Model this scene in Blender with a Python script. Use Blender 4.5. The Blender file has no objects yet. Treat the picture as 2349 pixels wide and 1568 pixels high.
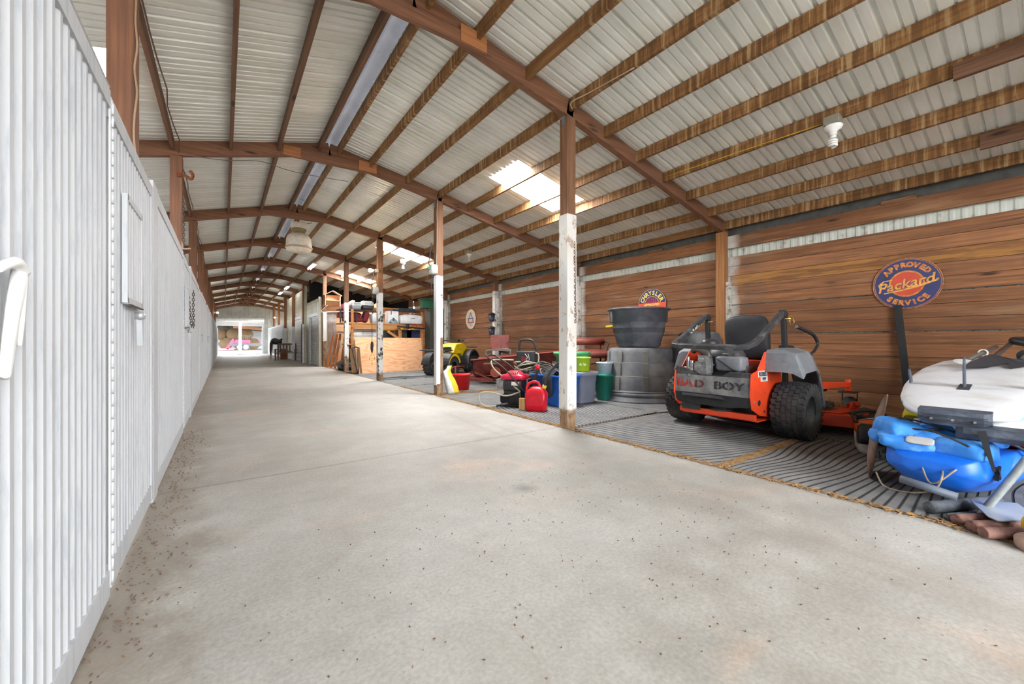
import bpy, math, random
from math import sin, cos, pi, radians as R, atan2, sqrt
from mathutils import Matrix, Vector, noise as MN
random.seed(7)
SC = bpy.context.scene
COL = SC.collection
# ------------------------------------------------------------ camera
YAW = math.atan(661.5 / 918)          # the aisle runs along +Y, the camera looks to the right of it
cd = bpy.data.cameras.new('camera'); cam = bpy.data.objects.new('camera', cd); COL.objects.link(cam)
cam.location = (0, 0, 1.05); cam.rotation_euler = (pi / 2, 0, -YAW)
cd.sensor_width = 36; cd.lens = 36 * 918 / 2349; cd.clip_start = .05; cd.clip_end = 400
cd.shift_y = -1 / 2349
SC.camera = cam
# ------------------------------------------------------------ world, sun, daylight at the openings, exposure
w = bpy.data.worlds.new('world'); SC.world = w; w.use_nodes = True
bg = w.node_tree.nodes['Background']; bg.inputs[0].default_value = (.93, .97, 1, 1); bg.inputs[1].default_value = 9.5
def lamp(name, kind, loc, rot, energy, color=(1, 1, 1), **k):
    l = bpy.data.lights.new(name, kind); l.energy = energy; l.color = color
    for a, b in k.items(): setattr(l, a, b)
    o = bpy.data.objects.new(name, l); o.location = loc; o.rotation_euler = rot; COL.objects.link(o); return o
SUN = lamp('sun', 'SUN', (0, 0, 30), (R(-35), R(14), 0), 7.0, (1, .95, .87), angle=R(1.5))
# the open doorway of the aisle behind the camera
lamp('daylight_rear_doorway', 'AREA', (1.4, -5.2, 1.7), (R(92), 0, R(0)), 50, (1, .99, .97), shape='RECTANGLE', size=3.7, size_y=3.2)
for sy in (5.52, 11.98, 17.6):      # daylight coming in under the three roof skylights
    lamp('daylight_skylight', 'AREA', (4.53, sy, 3.762), (0, R(12.4), 0), 140, (1, .99, .97), shape='RECTANGLE', size=1.4, size_y=.8)
SC.view_settings.view_transform = 'Standard'; SC.view_settings.look = 'None'
SC.view_settings.exposure = .9; SC.view_settings.gamma = 1
SC.cycles.max_bounces = 10; SC.cycles.diffuse_bounces = 7; SC.cycles.glossy_bounces = 3
SC.cycles.transmission_bounces = 4; SC.cycles.caustics_reflective = False; SC.cycles.caustics_refractive = False
SC.cycles.sample_clamp_indirect = 6
# ------------------------------------------------------------ materials
def rgb(h):
    h = h.lstrip('#'); c = [int(h[i:i + 2], 16) / 255 for i in (0, 2, 4)]
    return tuple(x / 12.92 if x <= .04045 else ((x + .055) / 1.055) ** 2.4 for x in c) + (1,)
MATS = {}
class NT:
    def __init__(s, name):
        s.m = bpy.data.materials.new(name); s.m.use_nodes = True; s.t = s.m.node_tree; s.n = s.t.nodes
        s.b = s.n['Principled BSDF']
    def new(s, typ, **k):
        n = s.n.new(typ)
        for a, b in k.items():
            if a.startswith('i_'):
                key = a[2:]; key = int(key) if key.isdigit() else key.replace('_', ' ')
                v = b
                if hasattr(v, 'is_output') or v.__class__.__name__.startswith('NodeSocket'): s.t.links.new(v, n.inputs[key])
                else: n.inputs[key].default_value = v
            else: setattr(n, a, b)
        return n
    def link(s, a, b): s.t.links.new(a, b)
    def coord(s, scale=(1, 1, 1), rot=(0, 0, 0), kind='Object'):
        tc = s.new('ShaderNodeTexCoord'); mp = s.new('ShaderNodeMapping'); mp.inputs['Scale'].default_value = scale
        mp.inputs['Rotation'].default_value = rot; s.link(tc.outputs[kind], mp.inputs[0]); return mp.outputs[0]
    def noise(s, vec, scale=5, detail=6, rough=.6, dist=0):
        n = s.new('ShaderNodeTexNoise'); s.link(vec, n.inputs['Vector']); n.inputs['Scale'].default_value = scale
        n.inputs['Detail'].default_value = detail; n.inputs['Roughness'].default_value = rough; n.inputs['Distortion'].default_value = dist
        return n.outputs['Fac']
    def ramp(s, fac, stops):
        r = s.new('ShaderNodeValToRGB'); s.link(fac, r.inputs[0]); e = r.color_ramp.elements
        while len(e) < len(stops): e.new(.5)
        for k, (p, c) in zip(e, stops): k.position = p; k.color = c if len(c) == 4 else (*c, 1)
        return r.outputs[0]
    def mask(s, fac, lo, hi): return s.ramp(fac, [(lo, (0, 0, 0, 1)), (hi, (1, 1, 1, 1))])
    def mix(s, fac, a, b, mode='MIX'):
        m = s.new('ShaderNodeMix', data_type='RGBA', blend_type=mode)
        for x, i in ((fac, 0), (a, 6), (b, 7)):
            if isinstance(x, (int, float)): m.inputs[i].default_value = x
            elif isinstance(x, tuple): m.inputs[i].default_value = x
            else: s.link(x, m.inputs[i])
        return m.outputs[2]
    def math(s, op, a, b=0, c=0):
        m = s.new('ShaderNodeMath', operation=op)
        for i, x in enumerate((a, b, c)):
            if isinstance(x, (int, float)): m.inputs[i].default_value = x
            else: s.link(x, m.inputs[i])
        return m.outputs[0]
    def bump(s, h, strength=.3, dist=.01, prev=None):
        b = s.new('ShaderNodeBump'); b.inputs['Strength'].default_value = strength; b.inputs['Distance'].default_value = dist
        s.link(h, b.inputs['Height'])
        if prev: s.link(prev, b.inputs['Normal'])
        return b.outputs[0]
    def out(s, col=None, rough=.6, metal=0, normal=None):
        for k, v in (('Base Color', col), ('Roughness', rough), ('Metallic', metal), ('Normal', normal)):
            if v is None: continue
            if isinstance(v, (int, float, tuple)): s.b.inputs[k].default_value = v
            else: s.link(v, s.b.inputs[k])
        return s.m
def mat(h, rough=.55, metal=0, var=.12, vs=6, bump=0, h2=None, spec=None, dirt=None, ds=3, dlo=.5, dhi=.7):
    """plain procedural: a colour, soft noise variation, optional second colour in patches (dust, wear)"""
    key = ('m', h, rough, metal, var, vs, bump, h2, dirt, ds, dlo, dhi)
    if key in MATS: return MATS[key]
    t = NT('paint_' + h.lstrip('#')); c = rgb(h); v = t.coord()
    n = t.noise(v, vs, 5, .6)
    d = tuple(x * (1 - var * 1.5) for x in c[:3]) + (1,); l = tuple(min(1, x * (1 + var)) for x in c[:3]) + (1,)
    col = t.ramp(n, [(.3, d), (.7, l)])
    if h2: col = t.mix(t.mask(t.noise(v, ds, 6, .65), dlo, dhi), col, rgb(h2))
    if dirt: col = t.mix(t.mask(t.noise(v, ds * 2.3, 8, .7), dlo, dhi), col, rgb(dirt))
    nr = t.bump(t.noise(v, vs * 6, 4), bump, .01) if bump else None
    MATS[key] = t.out(col, rough, metal, nr); return MATS[key]
def emit(h, s):
    key = ('e', h, s)
    if key not in MATS:
        t = NT('glow'); t.b.inputs['Emission Color'].default_value = rgb(h); t.b.inputs['Emission Strength'].default_value = s
        MATS[key] = t.out(rgb(h), .5)
    return MATS[key]
def wood(h1, h2, axis='y', grain=1.0, rough=.75, knots=True, h3=None, name='wood', plank=None, stain=None):
    """grain stretched along one axis of the object's own coordinates; plank = board pitch along z gives every board its tone"""
    key = ('w', h1, h2, axis, grain, h3, plank, stain, rough)
    if key in MATS: return MATS[key]
    t = NT(name); sc = {'x': (.9, 26, 26), 'y': (26, .9, 26), 'z': (26, 26, .9)}[axis]
    v = t.coord(sc); n = t.noise(v, 1.5 * grain, 7, .6, .25)
    col = t.ramp(n, [(.28, rgb(h2)), (.62, rgb(h1)), (.85, tuple(min(1, x * 1.15) for x in rgb(h1)[:3]) + (1,))])
    o = t.coord()
    big = t.noise(o, 1.1, 4, .6)
    if h3: col = t.mix(t.mask(big, .48, .72), col, rgb(h3))
    if plank:
        sp = t.new('ShaderNodeSeparateXYZ'); t.link(o, sp.inputs[0])
        k = t.math('FLOOR', t.math('DIVIDE', sp.outputs[2], plank)); wn = t.new('ShaderNodeTexWhiteNoise', noise_dimensions='2D')
        cb = t.new('ShaderNodeCombineXYZ'); t.link(k, cb.inputs[0]); t.link(t.math('FLOOR', t.math('DIVIDE', sp.outputs[1], 3.66)), cb.inputs[1])
        t.link(cb.outputs[0], wn.inputs[0])
        col = t.mix(1.0, col, t.ramp(wn.outputs[0], [(0, (.72, .7, .68, 1)), (1, (1.12, 1.12, 1.12, 1))]), 'MULTIPLY')
    if knots:
        kn = t.new('ShaderNodeTexVoronoi'); t.link(t.coord({'x': (1.2, 5, 5), 'y': (5, 1.2, 5), 'z': (5, 5, 1.2)}[axis]), kn.inputs[0]); kn.inputs['Scale'].default_value = 1
        col = t.mix(t.ramp(kn.outputs['Distance'], [(.05, (1, 1, 1, 1)), (.13, (0, 0, 0, 1))]), col, tuple(x * .35 for x in rgb(h2)[:3]) + (1,))
    if stain: col = stain(t, o, col)
    MATS[key] = t.out(col, rough, 0, t.bump(n, .35, .006)); return MATS[key]
# ------------------------------------------------------------ mesh builder
def rotm(r): return Matrix.Rotation(r[2], 4, 'Z') @ Matrix.Rotation(r[1], 4, 'Y') @ Matrix.Rotation(r[0], 4, 'X')
class MB:
    def __init__(s): s.v = []; s.f = []; s.mi = []; s.sm = []; s.M = Matrix.Identity(4)
    def at(s, loc=(0, 0, 0), rot=(0, 0, 0), sc=(1, 1, 1)):
        s.M = Matrix.Translation(loc) @ rotm(rot) @ Matrix.Diagonal((*sc, 1)); return s
    def add(s, vs, fs, m=0, smooth=False):
        b = len(s.v); s.v += [s.M @ Vector(p) for p in vs]
        for f in fs: s.f.append([b + i for i in f]); s.mi.append(m); s.sm.append(smooth)
        return s
    def box(s, c, d, rot=(0, 0, 0), m=0):
        r = rotm(rot); x, y, z = d[0] / 2, d[1] / 2, d[2] / 2
        vs = [Vector(c) + r @ Vector((a * x, b * y, e * z)) for a in (-1, 1) for b in (-1, 1) for e in (-1, 1)]
        return s.add(vs, [(0, 1, 3, 2), (4, 6, 7, 5), (0, 4, 5, 1), (2, 3, 7, 6), (0, 2, 6, 4), (1, 5, 7, 3)], m)
    def b2(s, a, b, m=0):
        return s.box([(p + q) / 2 for p, q in zip(a, b)], [abs(p - q) for p, q in zip(a, b)], m=m)
    def bar(s, p0, p1, wd, ht, up=(0, 0, 1), m=0, h1=None):
        p0, p1 = Vector(p0), Vector(p1); d = (p1 - p0).normalized(); u = Vector(up)
        x = d.cross(u).normalized(); u = x.cross(d).normalized(); vs = []
        for p, hh in ((p0, ht), (p1, h1 or ht)):
            for a, b in ((-1, -1), (1, -1), (1, 1), (-1, 1)): vs.append(p + x * a * wd / 2 + u * b * hh / 2)
        return s.add(vs, [(0, 1, 2, 3), (7, 6, 5, 4), (0, 4, 5, 1), (1, 5, 6, 2), (2, 6, 7, 3), (3, 7, 4, 0)], m)
    def loft(s, rings, cap=True, closed=False, m=0, smooth=True, wrap=True):
        n = len(rings[0]); vs = [p for r in rings for p in r]; fs = []; k = len(rings)
        for i in range(k if closed else k - 1):
            for j in range(n if wrap else n - 1):
                a, b = i * n + j, i * n + (j + 1) % n; c, d = ((i + 1) % k) * n + (j + 1) % n, ((i + 1) % k) * n + j
                fs.append((a, b, c, d))
        if cap and not closed: fs += [tuple(range(n - 1, -1, -1)), tuple((k - 1) * n + i for i in range(n))]
        b = len(s.f); s.add(vs, fs, m, smooth)
        if cap and not closed: s.sm[-1] = s.sm[-2] = False
        return s
    def tube(s, pts, r, n=8, closed=False, m=0, smooth=True, sq=None):
        """swept tube; r number or list; sq=(w,h) square section"""
        P = [Vector(p) for p in pts]
        if smooth and not sq and not closed and 3 <= len(P) <= 16:      # round the corners of hoses, handles and ropes
            Q, rq, q = [], [], 5
            for i in range(len(P) - 1):
                a, b, c, d = P[max(0, i - 1)], P[i], P[i + 1], P[min(len(P) - 1, i + 2)]
                for j in range(q):
                    t = j / q; Q.append(.5 * (2 * b + (c - a) * t + (2 * a - 5 * b + 4 * c - d) * t * t + (3 * b - a - 3 * c + d) * t ** 3))
                    if isinstance(r, (list, tuple)): rq.append(r[i] + (r[i + 1] - r[i]) * t)
            Q.append(P[-1]); rq.append(r[-1] if isinstance(r, (list, tuple)) else r); P = Q
            if isinstance(r, (list, tuple)): r = rq
        k = len(P); rings = []; prev = None
        for i, p in enumerate(P):
            a = P[i - 1] if i or closed else p; b = P[(i + 1) % k] if i < k - 1 or closed else p
            d = (b - a).normalized() if (b - a).length else Vector((0, 0, 1))
            if prev is None:
                u = Vector((0, 0, 1)) if abs(d.z) < .9 else Vector((1, 0, 0)); u = (u - d * u.dot(d)).normalized()
            else:
                u = (prev - d * prev.dot(d)); u = u.normalized() if u.length > 1e-5 else prev
            prev = u; x = d.cross(u); rr = r[i] if isinstance(r, (list, tuple)) else r
            if sq: ring = [p + x * (a1 * sq[0] / 2) + u * (b1 * sq[1] / 2) for a1, b1 in ((-1, -1), (1, -1), (1, 1), (-1, 1))]
            else: ring = [p + (x * cos(2 * pi * j / n) + u * sin(2 * pi * j / n)) * rr for j in range(n)]
            rings.append(ring)
        return s.loft(rings, True, closed, m, smooth and not sq)
    def cyl(s, p0, p1, r0, r1=None, n=16, m=0, smooth=True):
        return s.tube([p0, p1], [r0, r0 if r1 is None else r1], n, m=m, smooth=smooth)
    def lathe(s, prof, c=(0, 0, 0), n=24, m=0, sx=1, sy=1, rot=(0, 0, 0), cap=True, smooth=True, arc=2 * pi, a0=0, close=False):
        M = Matrix.Translation(c) @ rotm(rot); full = abs(arc - 2 * pi) < 1e-6; nn = n if full else n + 1; rings = []
        for r, z in prof: rings.append([M @ Vector((r * cos(a0 + arc * j / n) * sx, r * sin(a0 + arc * j / n) * sy, z)) for j in range(nn)])
        return s.loft(rings, cap and full, close, m, smooth, full)
    def prism(s, poly, z0, z1, M=None, m=0):
        """polygon in xy, extruded along z, placed by matrix M"""
        M = M or Matrix.Identity(4); n = len(poly)
        vs = [M @ Vector((x, y, z0)) for x, y in poly] + [M @ Vector((x, y, z1)) for x, y in poly]
        fs = [tuple(range(n - 1, -1, -1)), tuple(range(n, 2 * n))] + [(i, (i + 1) % n, n + (i + 1) % n, n + i) for i in range(n)]
        return s.add(vs, fs, m)
    def ball(s, c, r, n=12, sc=(1, 1, 1), rot=(0, 0, 0), m=0):
        M = Matrix.Translation(c) @ rotm(rot) @ Matrix.Diagonal((*sc, 1)); rings = []; k = max(5, n // 2)
        for i in range(k + 1):
            a = -pi / 2 + pi * i / k; rr = max(cos(a), .02)
            rings.append([M @ Vector((r * rr * cos(2 * pi * j / n), r * rr * sin(2 * pi * j / n), r * sin(a))) for j in range(n)])
        return s.loft(rings, True, False, m)
    def build(s, name, mats, parent=None, bevel=0, loc=None, rot=None, sub=0, seg=2, recalc=True):
        me = bpy.data.meshes.new(name); o = bpy.data.objects.new(name, me)
        if loc is None: loc = (0, 0, 0)
        me.from_pydata([tuple(p) for p in s.v], [], s.f)
        for i, p in enumerate(me.polygons): p.material_index = s.mi[i]; p.use_smooth = s.sm[i]
        for m in (mats if isinstance(mats, (list, tuple)) else [mats]): me.materials.append(m)
        if recalc:
            import bmesh
            b = bmesh.new(); b.from_mesh(me); bmesh.ops.recalc_face_normals(b, faces=b.faces); b.to_mesh(me); b.free()
        o.location = loc
        if rot: o.rotation_euler = rot
        if bevel:
            q = o.modifiers.new('bevel', 'BEVEL'); q.width = bevel; q.segments = seg; q.limit_method = 'ANGLE'; q.angle_limit = R(40)
        if sub:
            q = o.modifiers.new('sub', 'SUBSURF'); q.levels = q.render_levels = sub
        COL.objects.link(o)
        if parent: o.parent = parent
        return o
def tag(o, label=None, cat=None, group=None, kind=None):
    for k, v in (('label', label), ('category', cat), ('group', group), ('kind', kind)):
        if v: o[k] = v
    return o
def thing(name, label, cat, loc=(0, 0, 0), rz=0, group=None, rot=None):
    o = bpy.data.objects.new(name, None); o.empty_display_size = .1; COL.objects.link(o)
    o.location = loc; o.rotation_euler = rot or (0, 0, rz); return tag(o, label, cat, group)
def struct(o): o['kind'] = 'structure'; return o
def dup(root, loc=None, rz=None, label=None, group=None):
    kids = [c for c in root.children]
    r = root.copy(); COL.objects.link(r)
    if loc is not None: r.location = loc
    if rz is not None: r.rotation_euler = (r.rotation_euler[0], r.rotation_euler[1], rz)
    if label: r['label'] = label
    if group: r['group'] = group
    for ch in kids:
        gk = list(ch.children); c = ch.copy(); COL.objects.link(c); c.parent = r
        for g in gk:
            d = g.copy(); COL.objects.link(d); d.parent = c
    return r
def letters(txt, size, depth=.002, bold=0.0, sx=1.0):
    """verts, faces, width of a word lying in xy, centred on x"""
    cu = bpy.data.curves.new('t', 'FONT'); cu.body = txt; cu.size = size; cu.extrude = depth; cu.offset = bold; cu.align_x = 'CENTER'; cu.resolution_u = 4
    o = bpy.data.objects.new('t', cu); COL.objects.link(o); dg = bpy.context.evaluated_depsgraph_get()
    me = bpy.data.meshes.new_from_object(o.evaluated_get(dg)); vs = [Vector((v.co.x * sx, v.co.y, v.co.z)) for v in me.vertices]
    fs = [tuple(p.vertices) for p in me.polygons]; bpy.data.objects.remove(o); bpy.data.curves.remove(cu); bpy.data.meshes.remove(me)
    return vs, fs
def put_text(mb, txt, size, M, depth=.002, bold=0, sx=1, m=0):
    vs, fs = letters(txt, size, depth, bold, sx); mb.add([M @ v for v in vs], fs, m)
def arc_text(mb, txt, size, rad, mid, step, M, top=True, bold=0, depth=.002, sx=1, m=0):
    n = len(txt)
    for i, ch in enumerate(txt):
        if ch == ' ': continue
        a = mid + (-(i - (n - 1) / 2) if top else (i - (n - 1) / 2)) * step
        put_text(mb, ch, size, M @ Matrix.Translation((rad * cos(a), rad * sin(a), 0)) @ Matrix.Rotation(a + (-pi / 2 if top else pi / 2), 4, 'Z') @ Matrix.Translation((0, -size * .35, 0)), depth, bold, sx, m)
# frame of the building
Y0, BAY = 3.60, 3.66
FR = [Y0 + BAY * k for k in range(-2, 11)]
def roofz(x):
    if x < 1.45: return 4.38 - .27 * (1.45 - x)
    if x < 3.45: return 4.38 - .185 * (x - 1.45)
    return 4.01 - .22 * (x - 3.45)
# ============================================================ STRUCTURE
def concrete():
    t = NT('concrete'); o = t.coord(); n1 = t.noise(o, .55, 8, .62); n2 = t.noise(o, 3.2, 10, .72); n3 = t.noise(o, 60, 3, .6)
    col = t.ramp(n1, [(.25, rgb('#969189')), (.5, rgb('#aaa69f')), (.75, rgb('#bebbb6'))])
    col = t.mix(t.mask(t.noise(t.coord((1, 1.4, 1)), .8, 5, .6, .5), .56, .72), col, rgb('#bba797'))
    col = t.mix(.8, col, t.ramp(n2, [(.3, (.72, .7, .68, 1)), (.7, (1.15, 1.15, 1.15, 1))]), 'MULTIPLY')
    col = t.mix(.5, col, t.ramp(n3, [(.35, (.72, .72, .72, 1)), (.65, (1.12, 1.12, 1.12, 1))]), 'MULTIPLY')
    v = t.new('ShaderNodeTexVoronoi'); t.link(o, v.inputs[0]); v.inputs['Scale'].default_value = 34       # gravel specks
    sp = t.math('MULTIPLY', t.ramp(v.outputs['Distance'], [(.1, (1, 1, 1, 1)), (.2, (0, 0, 0, 1))]), t.mask(n2, .5, .62))
    wn = t.ramp(v.outputs['Color'], [(.55, (0, 0, 0, 1)), (.6, (1, 1, 1, 1))])
    col = t.mix(t.math('MULTIPLY', t.math('MULTIPLY', sp, wn), .75), col, rgb('#5a4634'))
    s = t.new('ShaderNodeSeparateXYZ'); t.link(o, s.inputs[0])
    # dirt that has collected along the stall fronts
    edge = t.ramp(t.math('ADD', s.outputs[0], t.math('MULTIPLY', n2, .7)), [(.06, (1, 1, 1, 1)), (.30, (0, 0, 0, 1))])
    col = t.mix(t.math('MULTIPLY', edge, .55), col, rgb('#7d6c5c'))
    # dusty tyre tracks and old stains across the slab
    col = t.mix(t.math('MULTIPLY', t.mask(t.noise(t.coord((2.4, .35, 1)), .9, 6, .6, .8), .55, .75), .5), col, rgb('#8f8478'))
    # dark oil spot in front of the mats
    sv = t.new('ShaderNodeVectorMath', operation='DISTANCE'); t.link(o, sv.inputs[0]); sv.inputs[1].default_value = (1.75, 2.27, 0)
    col = t.mix(t.math('MULTIPLY', t.ramp(t.math('ADD', sv.outputs['Value'], t.math('MULTIPLY', n2, .12)), [(.07, (1, 1, 1, 1)), (.19, (0, 0, 0, 1))]), .6), col, rgb('#55504b'))
    # saw joints every bay
    j = t.math('ABSOLUTE', t.math('SUBTRACT', t.math('FRACT', t.math('ADD', t.math('DIVIDE', t.math('SUBTRACT', t.math('ADD', s.outputs[1], t.math('MULTIPLY', n2, .05)), 3.68), BAY), .5)), .5))
    jm = t.ramp(j, [(.0009, (1, 1, 1, 1)), (.0022, (0, 0, 0, 1))])
    col = t.mix(t.math('MULTIPLY', jm, .7), col, rgb('#5e544a'))
    return t.out(col, t.ramp(n2, [(.3, (.45, .45, .45, 1)), (.7, (.75, .75, .75, 1))]), 0, t.bump(n3, .12, .004, t.bump(n2, .1, .01)))
struct(MB().b2((-8, -3.95, -.3), (3.36, 40.4, 0)).build('floor', concrete()))
DIRT = mat('#8b7763', .95, 0, .25, 8, .4, h2='#6e5b48')
struct(MB().b2((3.36, -3.95, -.3), (7.6, 18.3, -.015)).build('floor', DIRT))
struct(MB().b2((3.36, 18.3, -.3), (7.6, 40.4, -.001)).build('floor', mat('#8e8479', .9)))
def outside_ground():
    t = NT('gravel'); o = t.coord(); return t.out(t.ramp(t.noise(o, 1.2, 6), [(.3, rgb('#675f55')), (.7, rgb('#7b7368'))]), .95)
struct(MB().b2((-80, -60, -.6), (80, 140, -.31)).build('floor', outside_ground()))
struct(MB().b2((-20, 40.4, -.3), (30, 90, -.02)).build('floor', outside_ground()))
# ---- roof sheets with ribs running down the slope
def sheet_profile(y0, y1, per=.3048):
    out = []; k = math.floor(y0 / per)
    while k * per < y1:
        b = k * per
        for dy, dz in ((0, 0), (.014, .032), (.036, .032), (.05, 0), (.118, 0), (.124, .018), (.14, .018), (.147, 0), (.20, 0), (.206, .018), (.222, .018), (.229, 0)):
            if y0 < b + dy < y1: out.append((b + dy, dz))
        k += 1
    return [(y0, 0)] + out + [(y1, 0)]
SKY = {'R': [(3.8, 5.27, 5.1, 5.95), (3.8, 5.27, 11.55, 12.42), (3.8, 5.27, 17.2, 18.0)], 'L': [(-2.2, -.84, 5.18, 6.2)]}
def metal_under():
    t = NT('galvanised_roof'); o = t.coord(); n = t.noise(t.coord((.5, 2.5, 1)), 1.3, 6, .6)
    col = t.ramp(n, [(.3, rgb('#d9dcd3')), (.65, rgb('#eff1ec'))])
    col = t.mix(t.math('MULTIPLY', t.mask(t.noise(t.coord((.6, 5, 1)), 1.5, 8, .7), .52, .72), .22), col, rgb('#b9b49f'))
    t.b.inputs['Specular IOR Level'].default_value = .5
    return t.out(col, .38, .15)
RM = metal_under(); yA, yB = -3.9, 40.3
def roof_part(name, x0, x1, skies):
    xs = sorted({x0, x1} | {s[i] for s in skies for i in (0, 1)}); ys = {yA, yB} | {s[i] for s in skies for i in (2, 3)}; ys = sorted(ys)
    mb = MB(); sky = []
    for ya, yb in zip(ys, ys[1:]):
        pr = sheet_profile(ya, yb)
        for xa, xb in zip(xs, xs[1:]):
            hole = any(s[0] <= xa and xb <= s[1] and s[2] <= ya and yb <= s[3] for s in skies)
            vs = []; fs = []
            for y, dz in pr: vs += [(xa, y, roofz(xa + 1e-5) + dz), (xb, y, roofz(xb - 1e-5) + dz)]
            for i in range(len(pr) - 1): fs.append((2 * i, 2 * i + 1, 2 * i + 3, 2 * i + 2))
            if hole: m2 = MB(); m2.add(vs, fs); sky.append(m2)
            else: mb.add(vs, fs)
    struct(mb.build(name, RM, recalc=False))
    return sky
def sky_mat():
    t = NT('frosted_panel'); n = t.n; tr = t.new('ShaderNodeBsdfTranslucent', i_Color=(.95, .97, 1, 1)); tp = t.new('ShaderNodeBsdfTransparent', i_Color=(.95, .97, 1, 1))
    mx = t.new('ShaderNodeMixShader', i_Fac=.0); t.link(tr.outputs[0], mx.inputs[1]); t.link(tp.outputs[0], mx.inputs[2])
    t.link(mx.outputs[0], n['Material Output'].inputs['Surface']); return t.m
SKM = sky_mat(); k = 1
for part in (roof_part('ceiling_left', -4.7, 1.31, SKY['L']), roof_part('ceiling_right', 1.56, 3.45, []), roof_part('ceiling_lean_to', 3.45, 7.75, SKY['R'])):
    for m2 in part: struct(m2.build('window_%d' % k, SKM, recalc=False)); k += 1
cap = MB()
cap.add([(1.15, yA, 4.35), (1.15, yB, 4.35), (1.44, yA, 4.43), (1.44, yB, 4.43), (1.75, yA, 4.375), (1.75, yB, 4.375)], [(0, 1, 3, 2), (2, 3, 5, 4)])
struct(cap.build('trim_1', mat('#c3c6d6', .35, .3, .08, 3, h2='#8f8c92', ds=2, dlo=.6, dhi=.68)))
# ---- timber
BEAM = wood('#875c42', '#5f412f', 'x', 1.0, h3='#745040', name='beam')
BEAML = BEAM
def purlin_mat(c1, c2, c3, name):
    t = NT(name); v = t.coord((14, .9, 14)); g = t.noise(v, 1.6, 8, .65, .6)
    col = t.ramp(g, [(.28, rgb(c2)), (.65, rgb(c1))])
    st = t.noise(t.coord((.5, 24, 1.6)), 1.0, 5, .6, .3); reg = t.mask(t.noise(t.coord((.5, .35, .5)), 1.2, 3), .3, .5)
    dk = t.ramp(st, [(.42, (1, 1, 1, 1)), (.52, (0, 0, 0, 1))]); lt = t.ramp(st, [(.55, (0, 0, 0, 1)), (.63, (1, 1, 1, 1))])
    col = t.mix(t.math('MULTIPLY', t.math('MULTIPLY', dk, reg), .6), col, rgb('#4a2f18'))
    col = t.mix(t.math('MULTIPLY', t.math('MULTIPLY', lt, reg), .6), col, rgb(c3))
    return t.out(col, .8, 0, t.bump(g, .3, .006))
PUR = purlin_mat('#966c3f', '#664526', '#bda37a', 'stained_purlin'); PUL = wood('#75523c', '#503726', 'y', 1, name='purlin_wood')
names = [(-3.75, 0), (-3.1, 0), (-2.45, 0), (-1.8, 0), (-1.18, 0), (-.57, 0), (.09, 0), (.70, 0), (1.285, 0), (1.58, 1), (2.10, 1), (2.77, 1), (3.44, 1), (4.07, 1), (4.73, 1), (5.37, 1), (6.01, 1), (6.65, 1), (7.22, 1)]
lab = {0: 'outermost purlin over the stalls left of the aisle', 1: 'second purlin in from the left eave over the stalls', 2: 'third purlin in from the left eave over the stalls', 3: 'roof purlin over the stalls crossing the left skylight', 4: 'purlin over the stalls just left of the aisle posts',
       5: 'brown purlin running right over the left row of posts with wires along it', 6: 'first purlin right of the left posts, over the aisle', 7: 'brown purlin midway between left posts and ridge', 8: 'dark purlin just left of the ridge flashing',
       9: 'thin purlin just right of the ridge flashing', 10: 'streaky purlin, first one down the right slope from the ridge', 11: 'streaky purlin next above the right post row', 12: 'streaky purlin resting over the heads of the right posts', 13: 'streaky purlin crossing the upper part of the skylights',
       14: 'streaky purlin crossing the middle of the skylights', 15: 'streaky purlin carrying the white bulb fixture and yellow cable', 16: 'streaky purlin next below the bulb fixture', 17: 'streaky purlin second up from the right wall', 18: 'lowest streaky purlin above the plank wall'}
for i, (x, rt) in enumerate(names):
    z = roofz(x) - .075
    mb = MB()
    for a, b in zip(FR, FR[1:]): mb.b2((x - .02, a - (.0), z - .07), (x + .02, b, z + .07))
    tag(mb.build('purlin', PUR if rt else PUL), 'long ' + lab[i] if i < 5 else lab[i], 'purlin', 'roof purlins')
place = ['behind the camera', 'beside the camera', 'above the nearest right post, largest in the picture', 'over the second right post', 'over the third right post', 'over the fourth right post', 'over the fifth right post where the block rooms begin', 'sixth from the front', 'seventh from the front', 'eighth from the front', 'ninth from the front', 'tenth from the front', 'against the far gable over the roll-up door']
WP = wood('#b5794c', '#8f5a34', 'x', 1.6, name='ply')
for k, y in enumerate(FR):
    if k < 1: continue
    r = thing('rafter_frame', 'brown timber rafter frame ' + place[k], 'rafter', (0, y, 0), 0, 'rafter frames along the barn')
    def beam(xa, xb, n, dy=0, ht=.2, dz=0):
        mb = MB(); mb.bar((xa, dy, roofz(xa + .001) - ht / 2 - .012 - dz), (xb, dy, roofz(xb - .001) - ht / 2 - .012 - dz), .085, ht); return mb.build(n, BEAM, r)
    beam(-4.6, 1.44, 'left_rafter'); beam(1.44, 3.5, 'right_rafter')
    beam(3.4, 7.42, 'lean_to_rafter', 0, .18)
    MB().bar((.72, -.07, 4.04), (2.2, -.07, 4.075), .045, .13).build('collar_tie', BEAM, r)
    if k in (2, 3): MB().b2((.76, -.105, 3.98), (1.0, -.09, 4.13)).build('gusset_plate', WP, r); MB().b2((1.9, -.105, 4.02), (2.2, -.09, 4.19)).build('gusset_plate', WP, r)
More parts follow.
